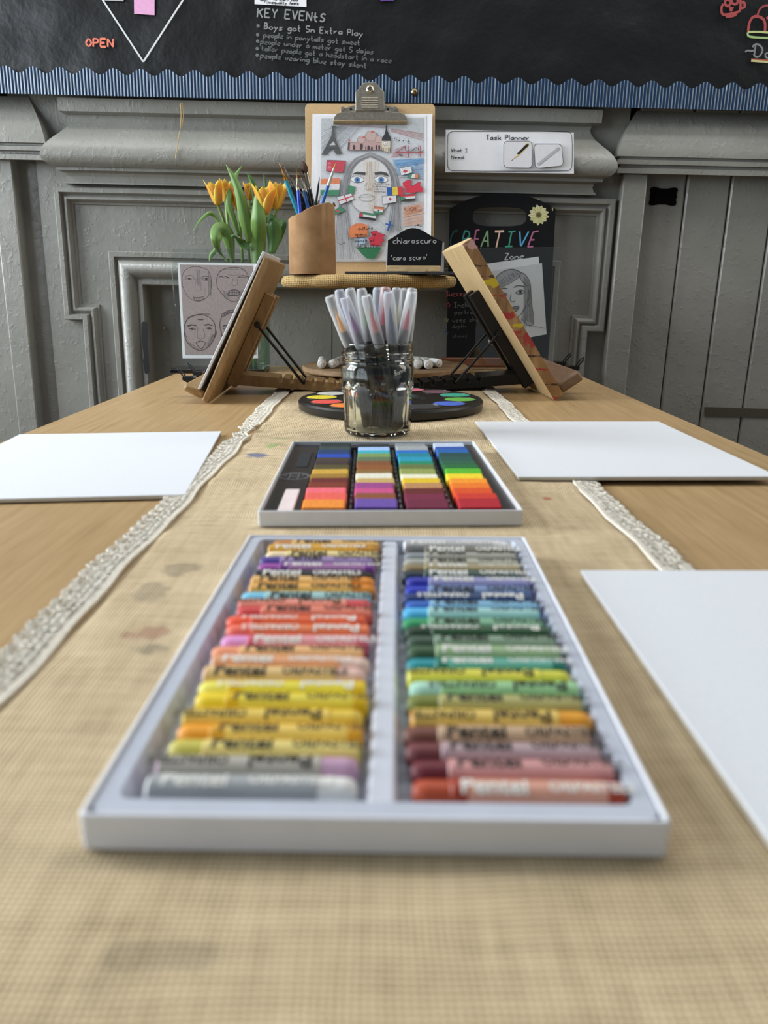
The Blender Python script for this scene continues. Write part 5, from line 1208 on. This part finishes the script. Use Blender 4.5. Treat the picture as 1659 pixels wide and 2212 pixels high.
# ================================================================== the two table easels
random.seed(13)
def easel(label, foot, yaw, sgn, lean, L, Wd, th, led, lth, board_m, frame_m, rail_m, rod_m, ledge_m, near_m, up=(.100, .150), pivot=.12, reach=.20, frame_top=.78, canvas_t=0, brick=False):
    t_ = lean; d = Vector((sin(t_)*sgn, 0, cos(t_))); n = Vector((cos(t_)*sgn, 0, -sin(t_)))
    root = thing('table_easel', label, 'easel', foot, yaw)
    P = lambda s_, o_, y: d*s_+n*o_+Vector((0, y, 0))
    def slab(s0, s1, o0, o1, y0, y1, name, mat, bev=.001, par=root, label=None):
        mb = MB(); vs = [P(s_, o_, y) for y in (y0, y1) for (s_, o_) in ((s0, o0), (s1, o0), (s1, o1), (s0, o1))]
        mb.add(vs, [(0, 1, 2, 3), (7, 6, 5, 4), (0, 4, 5, 1), (1, 5, 6, 2), (2, 6, 7, 3), (3, 7, 4, 0)])
        return mb.build(name, mat, par, bevel=bev, label=label)
    z0 = .0004
    slab(z0, L, -th, 0, 0, Wd, 'drawing_board', board_m, .0022)
    if near_m is not None: slab(.001, L-.0015, -th+.0004, -.0006, -.0012, .0002, 'edge_strip', near_m, .0004, label='stained edge strip')
    slab(0.001, lth, -th-led, -th, .004, Wd-.004, 'ledge', ledge_m, .004)
    # twin uprights of the folding back frame
    for y in up: slab(.020, L*frame_top, .0003, .0165, y, y+.019, 'upright', frame_m, .0012)
    slab(L*frame_top*.55, L*frame_top*.55+.02, .003, .013, up[0]+.019, up[1], 'cross_bar', frame_m, .001)
    # notched ratchet rail, hinged low on the board and resting on the table
    a = Vector((0, 0, 0))+d*.018+n*.010; x0 = a.x; x1 = sgn*reach; zt0 = .032; zt1 = .016; k = []
    top = [(x0, zt0)]; nn = 6; xs_ = [x0+(x1-x0)*q for q in ([.40+.095*i for i in range(nn)])]
    zz = lambda x: zt0+(zt1-zt0)*(x-x0)/(x1-x0)
    wN = .0065
    for x in xs_:
        top += [(x, zz(x)), (x+sgn*.0012, zz(x)-.0075), (x+sgn*wN, zz(x)-.0075), (x+sgn*(wN+.0004), zz(x))]
    top += [(x1, zt1), (x1, .0040), (x1-sgn*.03, .0040), (x0+sgn*.0, .015)]
    mb = MB(); n_ = len(top); ya, yb = up[0]+.004, up[1]+.014
    for (q0, q1) in ((ya, yb),):
        vs = [Vector((x, q0, z)) for x, z in top]+[Vector((x, q1, z)) for x, z in top]
        mb.add(vs, [tuple(range(n_)), tuple(range(2*n_-1, n_-1, -1))]+[(i, (i+1) % n_, n_+(i+1) % n_, n_+i) for i in range(n_)])
    mb.build('notched_rail', rail_m, root, bevel=.0006)
    # U-shaped prop rod
    pv = P(pivot, .0085, 0); xn = xs_[2]+sgn*.004; bot = Vector((xn, 0, zz(xn)-.0040))
    y0, y1 = up[0]-.004, up[1]+.023
    V = lambda v, y: Vector((v.x, y, v.z))
    MB().tube([V(pv, y0+.004), V(pv, y0), V(bot, y0), V(bot, y1), V(pv, y1), V(pv, y1-.004)], .0021, 8).build('prop_rod', rod_m, root, smooth=50)
    for y in (y0-.001, y1+.001):
        mb = MB().lathe([(.0001, -.002), (.0042, -.0018), (.0046, 0), (.0042, .0018), (.0001, .002)], 14); mb.v = [(x+pv.x, z+y, yy+pv.z) for x, yy, z in mb.v]; mb.build('pivot_knob', BLACK_SATIN, root, smooth=45)
    # black spring clips on the outer edge of the ledge
    for y in (Wd*.30, Wd*.62):
        e = P(lth*.5, -th-led, y); mb = MB(); o_ = -sgn
        mb.add([e+Vector((0, dy, dz)) for dy in (0, .022) for dz in (-.007, .007)]+[e+Vector((o_*.016, dy, dz+.004)) for dy in (.002, .020) for dz in (-.002, .002)], [(0, 1, 3, 2), (4, 5, 7, 6), (0, 1, 5, 4), (2, 3, 7, 6), (1, 3, 7, 5), (0, 2, 6, 4)])
        mb.tube([e+Vector((o_*.014, .005, .006)), e+Vector((o_*.022, .004, .016)), e+Vector((o_*.024, .011, .019)), e+Vector((o_*.022, .018, .016)), e+Vector((o_*.014, .017, .006))], .0011, 6)
        mb.build('spring_clip', BLACK_SATIN, root)
    if canvas_t:
        cvs = MB(); s0, s1 = lth+.0004, L+.0045
        vs = [P(s_, o_, y) for y in (.001, Wd-.004) for (s_, o_) in ((s0, -th-.0075), (s1, -th-.0006), (s1, -th-.0006-canvas_t), (s0, -th-.0075-canvas_t))]
        return root, vs
    return root, None
E_POS = Vector((-.2455, 1.0917, 0))
rt, vs = easel('wooden table easel holding a white board, its black rods propped on a notched rail', E_POS, radians(2.0), 1, radians(26.1), .2147, .235, .0105, .030, .013,
      EASEL_WOOD, EASEL_WOOD, EASEL_WOOD, BLACK_SATIN, EASEL_WOOD, None, canvas_t=.0035, reach=.195, pivot=.120)
mb = MB(); mb.add(vs, [(0, 1, 2, 3), (7, 6, 5, 4), (0, 4, 5, 1), (1, 5, 6, 2), (2, 6, 7, 3), (3, 7, 4, 0)])
single('canvas_board', mb, CANVAS, 'thin white board propped up on the wooden easel', 'board', E_POS, radians(2.0), bevel=.0006)
# paint-spattered edge of the other easel
t = NT('stained_beech'); co = t.coord(); sep = t.n('SeparateXYZ'); t.l(co, sep.inputs[0])
f = t.noise(2.2, 5, co, (40, 40, 6)); c = t.ramp(f, .3, .7, lin('7a5230'), lin('b08a58'))
def spot(z, w_, col, amt, x=0):
    global c
    d = t.math('ABSOLUTE', t.math('DIVIDE', t.math('SUBTRACT', sep.outputs['Z'], z), w_))
    d = t.math('ADD', d, t.math('MULTIPLY', t.math('SUBTRACT', t.noise(70, 3, co), .5), 5.0))
    c = t.mix(t.math('MULTIPLY', t.ramp(d, .4, .75, (1, 1, 1, 1), (0, 0, 0, 1)), amt), c, lin(col))
for z, w_, col, amt in ((.212, .010, 'd3a59a', .8), (.165, .006, 'd2b322', .95), (.147, .004, 'a8262a', .9), (.118, .006, 'a8262a', .9), (.106, .003, 'd2b322', .9), (.088, .014, 'a8262a', .85), (.045, .003, 'a8262a', .9), (.004, .003, 'b03030', .9), (.186, .0022, '2a1a10', .9), (.172, .0016, '2a1a10', .9), (.064, .0016, '2a1a10', .9), (.024, .0016, '2a1a10', .9)): spot(z, w_, col, amt)
STAINED = t.fin(c, .5)
easel('tilted wooden board on a black painted table easel, its edge spattered red and yellow', (.2457, 1.1329, 0), radians(2.4), -1, radians(33.4), .2572, .235, .0165, .036, .0175,
      PALE_WOOD, BLACK_WOOD, BLACK_WOOD, M('2a2a2c', .25, .6, .1), wood('aged_ledge', '6b5648', '8a6c50', (30, 6, 30), .6, 1.5, .1), STAINED, pivot=.115, reach=.205, frame_top=.72, up=(.082, .140))

# ================================================================== clear sign holders with pencil drawings
def holder(label, pl, quad, base_pts, front):
    root = thing('sign_holder', label, 'sign holder', pl)
    q = [pl.px(*p) for p in quad]
    for z0, z1, nm in ((0, .0020, 'front_pane'), (-.0042, -.0022, 'back_pane')):
        MB().prism([q[3], q[2], q[1], q[0]], z0, z1).build(nm, CLEAR, root, bevel=.0003)
    return root, q
SGY = 1.545
p0 = ony(388, 800, SGY); p0.z = .0105
PLL = Pl(p0, radians(-3), radians(7))
hl, q = holder('clear acrylic sign holder behind the wooden easel, showing a sheet of four pencil faces', PLL, [(367, 537), (545, 537), (563, 797), (389, 797)], None, 1)
x0, x1 = q[3][0], q[2][0]
ib = PLL.M.transposed()
mb = MB().box(p0.x-.010, p0.x+(x1-x0)+.012, SGY-.034, SGY+.040, .0005, .0085); mb.v = [tuple(ib @ (Vector(v)-PLL.P)) for v in mb.v]
mb.build('base', M('0c0d0f', .12, 0, .05), hl, bevel=.0015, label='glossy black base')
def sheet_on(name, label, pl, quad, z, mat, cat='drawing', parent=None):
    root = thing(name, label, cat, pl); q = [pl.px(*p) for p in quad]
    MB().prism([(q[3]), (q[2]), (q[1]), (q[0])], z, z+.0004).build('sheet', mat, root); return root
d4 = sheet_on('drawing', 'pencil drawing of four grimacing faces on grey brown paper inside the clear holder', PLL, [(383, 567), (553, 569), (557, 774), (394, 774)], -.0016, PAPER)
ar = Art(PLL, -.0010); cv = (340, 480, 360/1659); GP = '4a4446'; G3 = '7d7274'
ar.poly([(222, 420), (950, 432), (985, 1318), (275, 1322)], 'a89a9a', cv)
def fline(p, w_=.0008, c=GP, it=2, closed=False): ar.line(p, w_, c, cv, it, closed)
# long laughing face
fline([(250, 640), (240, 560), (262, 480), (340, 440), (430, 445), (510, 475), (540, 570), (535, 680), (490, 760), (400, 795), (320, 760), (275, 700), (250, 640)], .0009)
fline([(268, 560), (300, 525), (350, 530), (372, 575)]); fline([(275, 570), (310, 552), (345, 570)]); ar.disc((315, 562), 12, 12, GP, cv); fline([(425, 560), (460, 535), (515, 545)], .0011); fline([(440, 570), (480, 550), (520, 572), (480, 582), (440, 570)]); ar.disc((485, 563), 13, 12, GP, cv)
fline([(385, 560), (375, 640), (370, 680), (400, 690), (430, 680), (440, 650), (420, 560)], .0007, G3); fline([(470, 660), (482, 700)], .0006, G3)
fline([(355, 745), (400, 752), (470, 738), (455, 775), (400, 785), (365, 770), (355, 745)], .0010)
for k in range(6): fline([(368+k*17, 748), (370+k*16, 772)], .0005, GP, 0)
ar.hatch((385, 470), (425, 470), (430, 640), (390, 620), 7, .0004, '857a7c', cv, 6); ar.hatch((500, 480), (535, 560), (535, 740), (500, 700), 9, .0004, '8c8284', cv, 7)
# scowling bald face
fline([(595, 650), (585, 560), (620, 480), (720, 445), (830, 450), (900, 510), (915, 600), (890, 690), (840, 770), (760, 795), (690, 770), (630, 700), (595, 650)], .0009)
fline([(615, 545), (660, 530), (720, 555)], .0013); fline([(630, 540), (680, 560), (700, 550)]); fline([(800, 550), (850, 525), (905, 545)], .0013); fline([(815, 555), (850, 545), (890, 552)])
fline([(755, 560), (735, 620), (770, 635), (800, 615), (790, 560)], .0007, G3); fline([(700, 520), (760, 530), (820, 520)], .0005, G3); fline([(620, 480), (700, 465), (800, 470)], .0005, G3)
fline([(700, 728), (715, 675), (800, 672), (825, 715), (790, 730), (700, 728)], .0013)
for k in range(6): fline([(715+k*17, 680), (712+k*18, 726)], .0007, GP, 0)
fline([(708, 700), (815, 698)], .0007, GP, 0); ar.hatch((640, 680), (700, 690), (720, 780), (660, 730), 9, .0004, '8c8284', cv, 7); ar.hatch((800, 730), (870, 650), (860, 740), (790, 785), 9, .0004, '7a7072', cv, 7)
# face with its tongue out
fline([(268, 1130), (262, 1030), (300, 950), (400, 915), (500, 930), (565, 990), (580, 1080), (560, 1170), (510, 1240), (430, 1285), (350, 1255), (290, 1190), (268, 1130)], .0010)
fline([(300, 1035), (340, 1018), (385, 1030)], .0020); fline([(465, 1025), (510, 1015), (545, 1030)], .0020); fline([(315, 1060), (350, 1048), (385, 1062), (350, 1070), (315, 1060)]); ar.disc((345, 1058), 11, 9, GP, cv); fline([(480, 1055), (515, 1045), (545, 1058), (510, 1066), (480, 1055)]); ar.disc((515, 1055), 11, 9, GP, cv)
fline([(400, 1040), (392, 1150), (425, 1165), (460, 1155), (470, 1130), (455, 1060)], .0006, G3); fline([(385, 1195), (420, 1180), (478, 1190), (470, 1225), (435, 1268), (395, 1225), (385, 1195)], .0009)
fline([(265, 1090), (275, 1120), (290, 1150)], .0009); fline([(580, 1080), (590, 1100), (565, 1150)], .0009); ar.hatch((290, 1180), (340, 1240), (420, 1280), (360, 1220), 9, .0004, '7f7577', cv, 7); ar.hatch((540, 1120), (570, 1100), (520, 1230), (480, 1250), 9, .0004, '7f7577', cv, 7); fline([(400, 968), (430, 970), (460, 964)], .0014)
fline([(300, 950), (400, 912), (520, 915)], .0009)
# curly-haired face half hidden
for k in range(10): a = .35*k; ar.disc((650+k*16, 925-18*sin(a)-k*4), 17, 15, '55494c', cv, wd=.0007)
fline([(640, 930), (615, 1010), (630, 1090), (660, 1180)], .0009); fline([(650, 1035), (690, 1022), (725, 1032)], .0018); fline([(655, 1062), (690, 1048), (725, 1060), (690, 1070), (655, 1062)]); ar.disc((692, 1059), 11, 9, GP, cv); fline([(635, 1090), (640, 1140), (665, 1160)], .0008)
ar.build('pencil_faces', d4)

RGY = 1.525
p0 = ony(1026, 790, RGY); p0.z = .0105
PLQ = Pl(p0, radians(2), radians(5.5))
hr, q = holder('clear acrylic sign holder behind the black easel, in front of the chalkboard', PLQ, [(1037, 535), (1219, 534), (1202, 788), (1024, 788)], None, 1)
ib = PLQ.M.transposed()
mb = MB().box(p0.x-.008, p0.x+(q[2][0]-q[3][0])+.008, RGY-.030, RGY+.030, .0005, .0085); mb.v = [tuple(ib @ (Vector(v)-PLQ.P)) for v in mb.v]
mb.build('base', CLEAR, hr, bevel=.001)
sheet_on('paper', 'blank white sheet peeping out behind the portrait in the clear holder', PLQ, [(1040, 571), (1164, 554), (1172, 640), (1048, 660)], -.0021, PAPER, 'paper')
dp = sheet_on('drawing', 'pencil portrait of a smiling long haired girl tilted inside the clear holder', PLQ, [(1045, 588), (1171, 568), (1181, 722), (1056, 745)], -.0014, M('d3d6dc', .75, 0, .02), 'drawing')
ar = Art(PLQ, -.0009); cv = (900, 380, 400/1659); GP = '45464b'
hair = [(690, 960), (720, 890), (790, 845), (870, 830), (930, 860), (975, 880), (1020, 950), (1025, 1060), (1035, 1180), (1055, 1280), (1045, 1345), (990, 1340), (940, 1280), (945, 1200), (980, 1160), (1000, 1080), (1000, 1000), (960, 960), (930, 905), (890, 930), (790, 985), (740, 1000), (700, 1020)]
ar.poly(hair, 'a9acb2', cv, 1)
ar.hatch((700, 960), (900, 840), (930, 880), (740, 1010), 30, .0006, '7d8086', cv, 8); ar.hatch((960, 900), (1015, 960), (1045, 1320), (960, 1280), 26, .0006, '8b8e94', cv, 8)
L2 = lambda p, w_=.0008, c=GP, it=2, cl=False: ar.line(p, w_, c, cv, it, cl)
L2([(690, 960), (720, 890), (790, 845), (870, 830), (930, 860), (975, 880), (1020, 950), (1025, 1060), (1035, 1180), (1055, 1280), (1045, 1345), (990, 1340), (940, 1270)], .0009)
L2([(935, 865), (920, 900), (945, 945), (990, 985)], .0008); L2([(700, 1020), (790, 985), (890, 930), (930, 890)], .0006)
L2([(720, 1010), (715, 1120), (760, 1230), (850, 1290), (930, 1250), (980, 1170), (1000, 1080), (1000, 1010)], .0008)
L2([(745, 1020), (780, 1002), (815, 1012)], .0013); L2([(870, 1000), (900, 980), (970, 990)], .0013)
L2([(885, 1048), (925, 1015), (978, 1035), (930, 1065), (885, 1048)], .0010); ar.disc((930, 1038), 17, 18, '6a6d73', cv); ar.disc((930, 1038), 8, 9, '2a2a2e', cv)
L2([(750, 1068), (785, 1042), (822, 1062), (785, 1085), (750, 1068)], .0010); ar.disc((785, 1062), 16, 17, '6a6d73', cv); ar.disc((785, 1062), 8, 9, '2a2a2e', cv)
L2([(845, 1060), (835, 1115), (860, 1130), (885, 1118)], .0008)
ar.poly([(815, 1185), (860, 1172), (925, 1158), (905, 1205), (860, 1228), (835, 1215)], '8d9096', cv, 1); L2([(812, 1185), (860, 1178), (925, 1158), (905, 1205), (860, 1228), (830, 1212), (812, 1185)], .0010); L2([(830, 1195), (910, 1180)], .0012, '3a3a3e')
L2([(1000, 1020), (1015, 1060), (1000, 1120)], .0008); ar.disc((1006, 1160), 6, 9, GP, cv, wd=.0006)
L2([(880, 1290), (890, 1380), (860, 1430)], .0007); L2([(985, 1250), (960, 1350), (930, 1420)], .0007); L2([(1045, 1345), (1100, 1355), (1155, 1365)], .0006)
ar.hatch((940, 1270), (1000, 1340), (960, 1400), (900, 1330), 10, .0005, 'a0a3a8', cv, 6)
ar.poly([(1085, 812), (1092, 804), (1098, 812)], '6a6d73', cv)
ar.build('pencil_portrait', dp)

# ================================================================== tulips in a glass vase
VY = 1.615
vc = ony(545, 790, VY)
vase = thing('vase', 'straight pale green glass vase of tulips behind the four faces sheet', 'vase', (vc.x, VY, .0006))
MB().lathe([(.0001, .0003), (.034, .0002), (.037, .003), (.040, .15), (.0402, .152), (.0385, .152), (.0380, .150), (.035, .008), (.0001, .007)], 40).build('glass', VASE_G, vase, smooth=40)
MB().lathe([(.0001, .0075), (.0347, .0082), (.0365, .085), (.0001, .085)], 40).build('water', thin_clear('vase_water', (.90, .95, .91), .02, 1.33), vase, smooth=40)
def attr_mat(name, c0, c1, rough, streak=None, sub=.0):
    t = NT(name); at = t.n('Attribute'); at.attribute_name = 'edge'
    n = t.noise(60, 3, t.coord(), (1, 1, .3))
    f = t.math('ADD', at.outputs['Fac'], t.math('MULTIPLY', t.math('SUBTRACT', n, .5), .5))
    c = t.ramp(f, .02, .62, lin(c0), lin(c1))
    tr = t.n('BsdfTranslucent'); t.l(c, tr.inputs[0]); t.val(t.b.inputs['Base Color'], c); t.b.inputs['Roughness'].default_value = rough
    mx = t.n('MixShader'); mx.inputs[0].default_value = sub; t.l(t.b.outputs[0], mx.inputs[1]); t.l(tr.outputs[0], mx.inputs[2]); t.l(mx.outputs[0], t.out.inputs[0])
    return t.m
PETAL = attr_mat('tulip_petal', 'f0ad55', 'fde560', .45, sub=.4)
PETAL2 = attr_mat('tulip_petal_deep', 'ea8f4a', 'f8d04a', .45, sub=.4)
LEAF = attr_mat('tulip_leaf', '56803f', '7fa35a', .42, sub=.18)
LEAF2 = attr_mat('tulip_leaf_dark', '3f6a3a', '5f8a4a', .42, sub=.15)
STEM = M('7d9a52', .5, 0, .15)
def edged(mb, edge, name, mat, parent, loc, label=None):
    me = mb.mesh(name, mat, 60); at = me.attributes.new('edge', 'FLOAT', 'POINT'); at.data.foreach_set('value', edge)
    o = bpy.data.objects.new(name, me); COL.objects.link(o); o.parent = parent; o.location = loc
    s_ = o.modifiers.new('thickness', 'SOLIDIFY'); s_.thickness = .0006; s_.offset = 0
    return o
F3 = lambda p, Y: ony(cv4[0]+p[0]*cv4[2], cv4[1]+p[1]*cv4[2], Y)
def leaf(parent, base, spine, twist=0, mat=None):
    """spine: (crop x, crop y, depth, width in crop px)"""
    S_ = spline([tuple(F3((a, b), max(Y, 1.594) if b > 880 else Y))+(w_*cv4[2]/F_PX*1.52,) for a, b, Y, w_ in spine], 26); nu = 9; mb = MB(); ed = []; V = []
    for i, s_ in enumerate(S_):
        p = Vector(s_[:3]); d = (Vector(S_[min(i+1, 25)][:3])-Vector(S_[max(i-1, 0)][:3])).normalized()
        side = d.cross(Vector((sin(twist), cos(twist), 0))).normalized(); nrm = side.cross(d)
        for j in range(nu):
            u = j/(nu-1)*2-1; V.append(p+side*(u*max(s_[3], .0004)/2)+nrm*(abs(u)**1.5*s_[3]*.22)-base); ed.append(abs(u)*.55+.25*abs(sin(u*9)))
    mb.add(V, [(i*nu+j, i*nu+j+1, (i+1)*nu+j+1, (i+1)*nu+j) for i in range(25) for j in range(nu-1)])
    return edged(mb, ed, 'leaf', mat or LEAF, parent, (0, 0, 0))
def tulip(label, cx_, cy_, hgt, wid, Y, stem_to, lean=0, op=.5, mat=None, bend=None, n=6, rot=0, leaves=()):
    """cx_, cy_: crop px of the flower's foot; the head rises hgt crop px."""
    base = Vector((vc.x+random.uniform(-.012, .012), VY+random.uniform(-.012, .012), .0085))
    root = thing('tulip', label, 'flower', base, None, 'yellow tulips in the glass vase')
    foot = F3((cx_, cy_), Y); k = cv4[2]/F_PX*1.52; H = hgt*k; R = wid*k/2
    mid = F3(stem_to, (Y+VY)/2) if stem_to else (foot+base)/2
    MB().tube([Vector(p)-base for p in spline([tuple(base), tuple(base.lerp(mid, .6)), tuple(mid), tuple(foot)], 20)], .0030, 10).build('stem', STEM, root, smooth=60)
    ax = Vector((sin(lean), -.12, cos(lean))).normalized(); e1 = ax.cross(Vector((0, 1, 0))).normalized(); e2 = ax.cross(e1)
    for q in range(n):
        a0 = 2*pi*q/n+rot; inner = q % 2; nu, nv = 9, 14; V = []; ed = []
        o_ = op*(1.0 if not inner else .72)+random.uniform(-.08, .10); Hq = H*(1 if not inner else .96)*random.uniform(.95, 1.04)
        for j in range(nv):
            v = j/(nv-1); rad = R*((.24+1.05*(v**.62)*(1-.38*v))*(.86 if inner else 1)+o_*v**3*.9)
            hw_ = (sin(pi*min(1, .10+.90*v)**.92)**.72)*R*.80*(1 if v < .97 else .4)+.0002
            for i in range(nu):
                u = i/(nu-1)*2-1; an = a0+u*hw_/max(rad, R*.3)*.95; rr2 = rad*(1-.06*u*u)+.0010*u*u*sin(v*9)
                V.append(foot-base+ax*(Hq*(v**.9)-Hq*.03*abs(u)**2)+(e1*cos(an)+e2*sin(an))*rr2); ed.append(max(abs(u)**1.6*.9, (v-.7)*2.2, .25-(v)*1.5 if v < .16 else 0))
        mb = MB(); mb.add(V, [(j*nu+i, j*nu+i+1, (j+1)*nu+i+1, (j+1)*nu+i) for j in range(nv-1) for i in range(nu-1)])
        edged(mb, ed, 'petal', mat or PETAL, root, (0, 0, 0))
    for lf in leaves: leaf(root, base, *lf)
    return root
tulip('yellow tulip leaning out over the four faces sheet, one petal flared outward', 325, 520, 235, 165, 1.590, (400, 740), -.10, .35, rot=.3, leaves=(
    ([(440, 860, 1.60, 14), (360, 745, 1.585, 40), (300, 640, 1.58, 46), (235, 605, 1.575, 40), (160, 660, 1.57, 28), (80, 770, 1.565, 3)], .5),
    ([(480, 1120, 1.60, 20), (440, 880, 1.585, 110), (400, 775, 1.580, 128), (330, 770, 1.570, 130), (310, 880, 1.560, 96), (350, 1000, 1.560, 30), (430, 1090, 1.565, 12)], -.25)))
tulip('yellow tulip set back behind the outermost flared tulip', 405, 490, 215, 120, 1.625, (430, 740), .04, .15, rot=.8, leaves=(
    ([(535, 830, 1.60, 30), (470, 640, 1.585, 62), (425, 500, 1.58, 66), (440, 380, 1.585, 52), (500, 230, 1.60, 44), (568, 125, 1.61, 3)], .2),))
tulip('orange red tulip partly hidden by the tall crossing leaf', 530, 575, 255, 140, 1.600, (545, 740), -.14, .30, PETAL2, rot=.1, leaves=(
    ([(640, 900, 1.59, 40), (600, 680, 1.575, 122), (550, 450, 1.57, 92), (490, 270, 1.575, 62), (405, 115, 1.58, 3)], -.1),))
tulip('small yellow tulip bud standing at the back of the bunch', 640, 470, 165, 110, 1.640, (620, 740), .02, .1, rot=.5, leaves=(
    ([(720, 700, 1.62, 20), (700, 480, 1.62, 62), (670, 300, 1.62, 54), (610, 192, 1.62, 3)], .1, LEAF2), ([(810, 700, 1.63, 16), (800, 400, 1.64, 36), (785, 215, 1.64, 3)], .1, LEAF2)))
tulip('wide open orange yellow tulip in the middle of the bunch behind the broad leaf', 790, 610, 270, 215, 1.580, (760, 740), .08, .55, rot=.45, leaves=(
    ([(720, 1110, 1.585, 120), (720, 900, 1.565, 152), (725, 700, 1.56, 150), (722, 480, 1.565, 92), (722, 340, 1.57, 3)], 0),
    ([(640, 960, 1.585, 40), (560, 900, 1.57, 84), (480, 835, 1.57, 40), (450, 830, 1.575, 6)], .4, LEAF2)))
tulip('yellow tulip nearest the card tube of brushes', 905, 560, 260, 190, 1.600, (870, 740), .14, .30, rot=.9, leaves=(
    ([(860, 1000, 1.60, 60), (880, 830, 1.595, 146), (870, 700, 1.59, 130), (830, 635, 1.60, 60), (800, 640, 1.605, 8)], .1, LEAF2),
    ([(920, 900, 1.62, 40), (950, 780, 1.62, 76), (975, 700, 1.62, 60), (940, 660, 1.63, 16)], .1, LEAF2),
    ([(300, 930, 1.58, 10), (290, 975, 1.57, 42), (255, 1020, 1.57, 44), (240, 1085, 1.57, 6)], .3)))
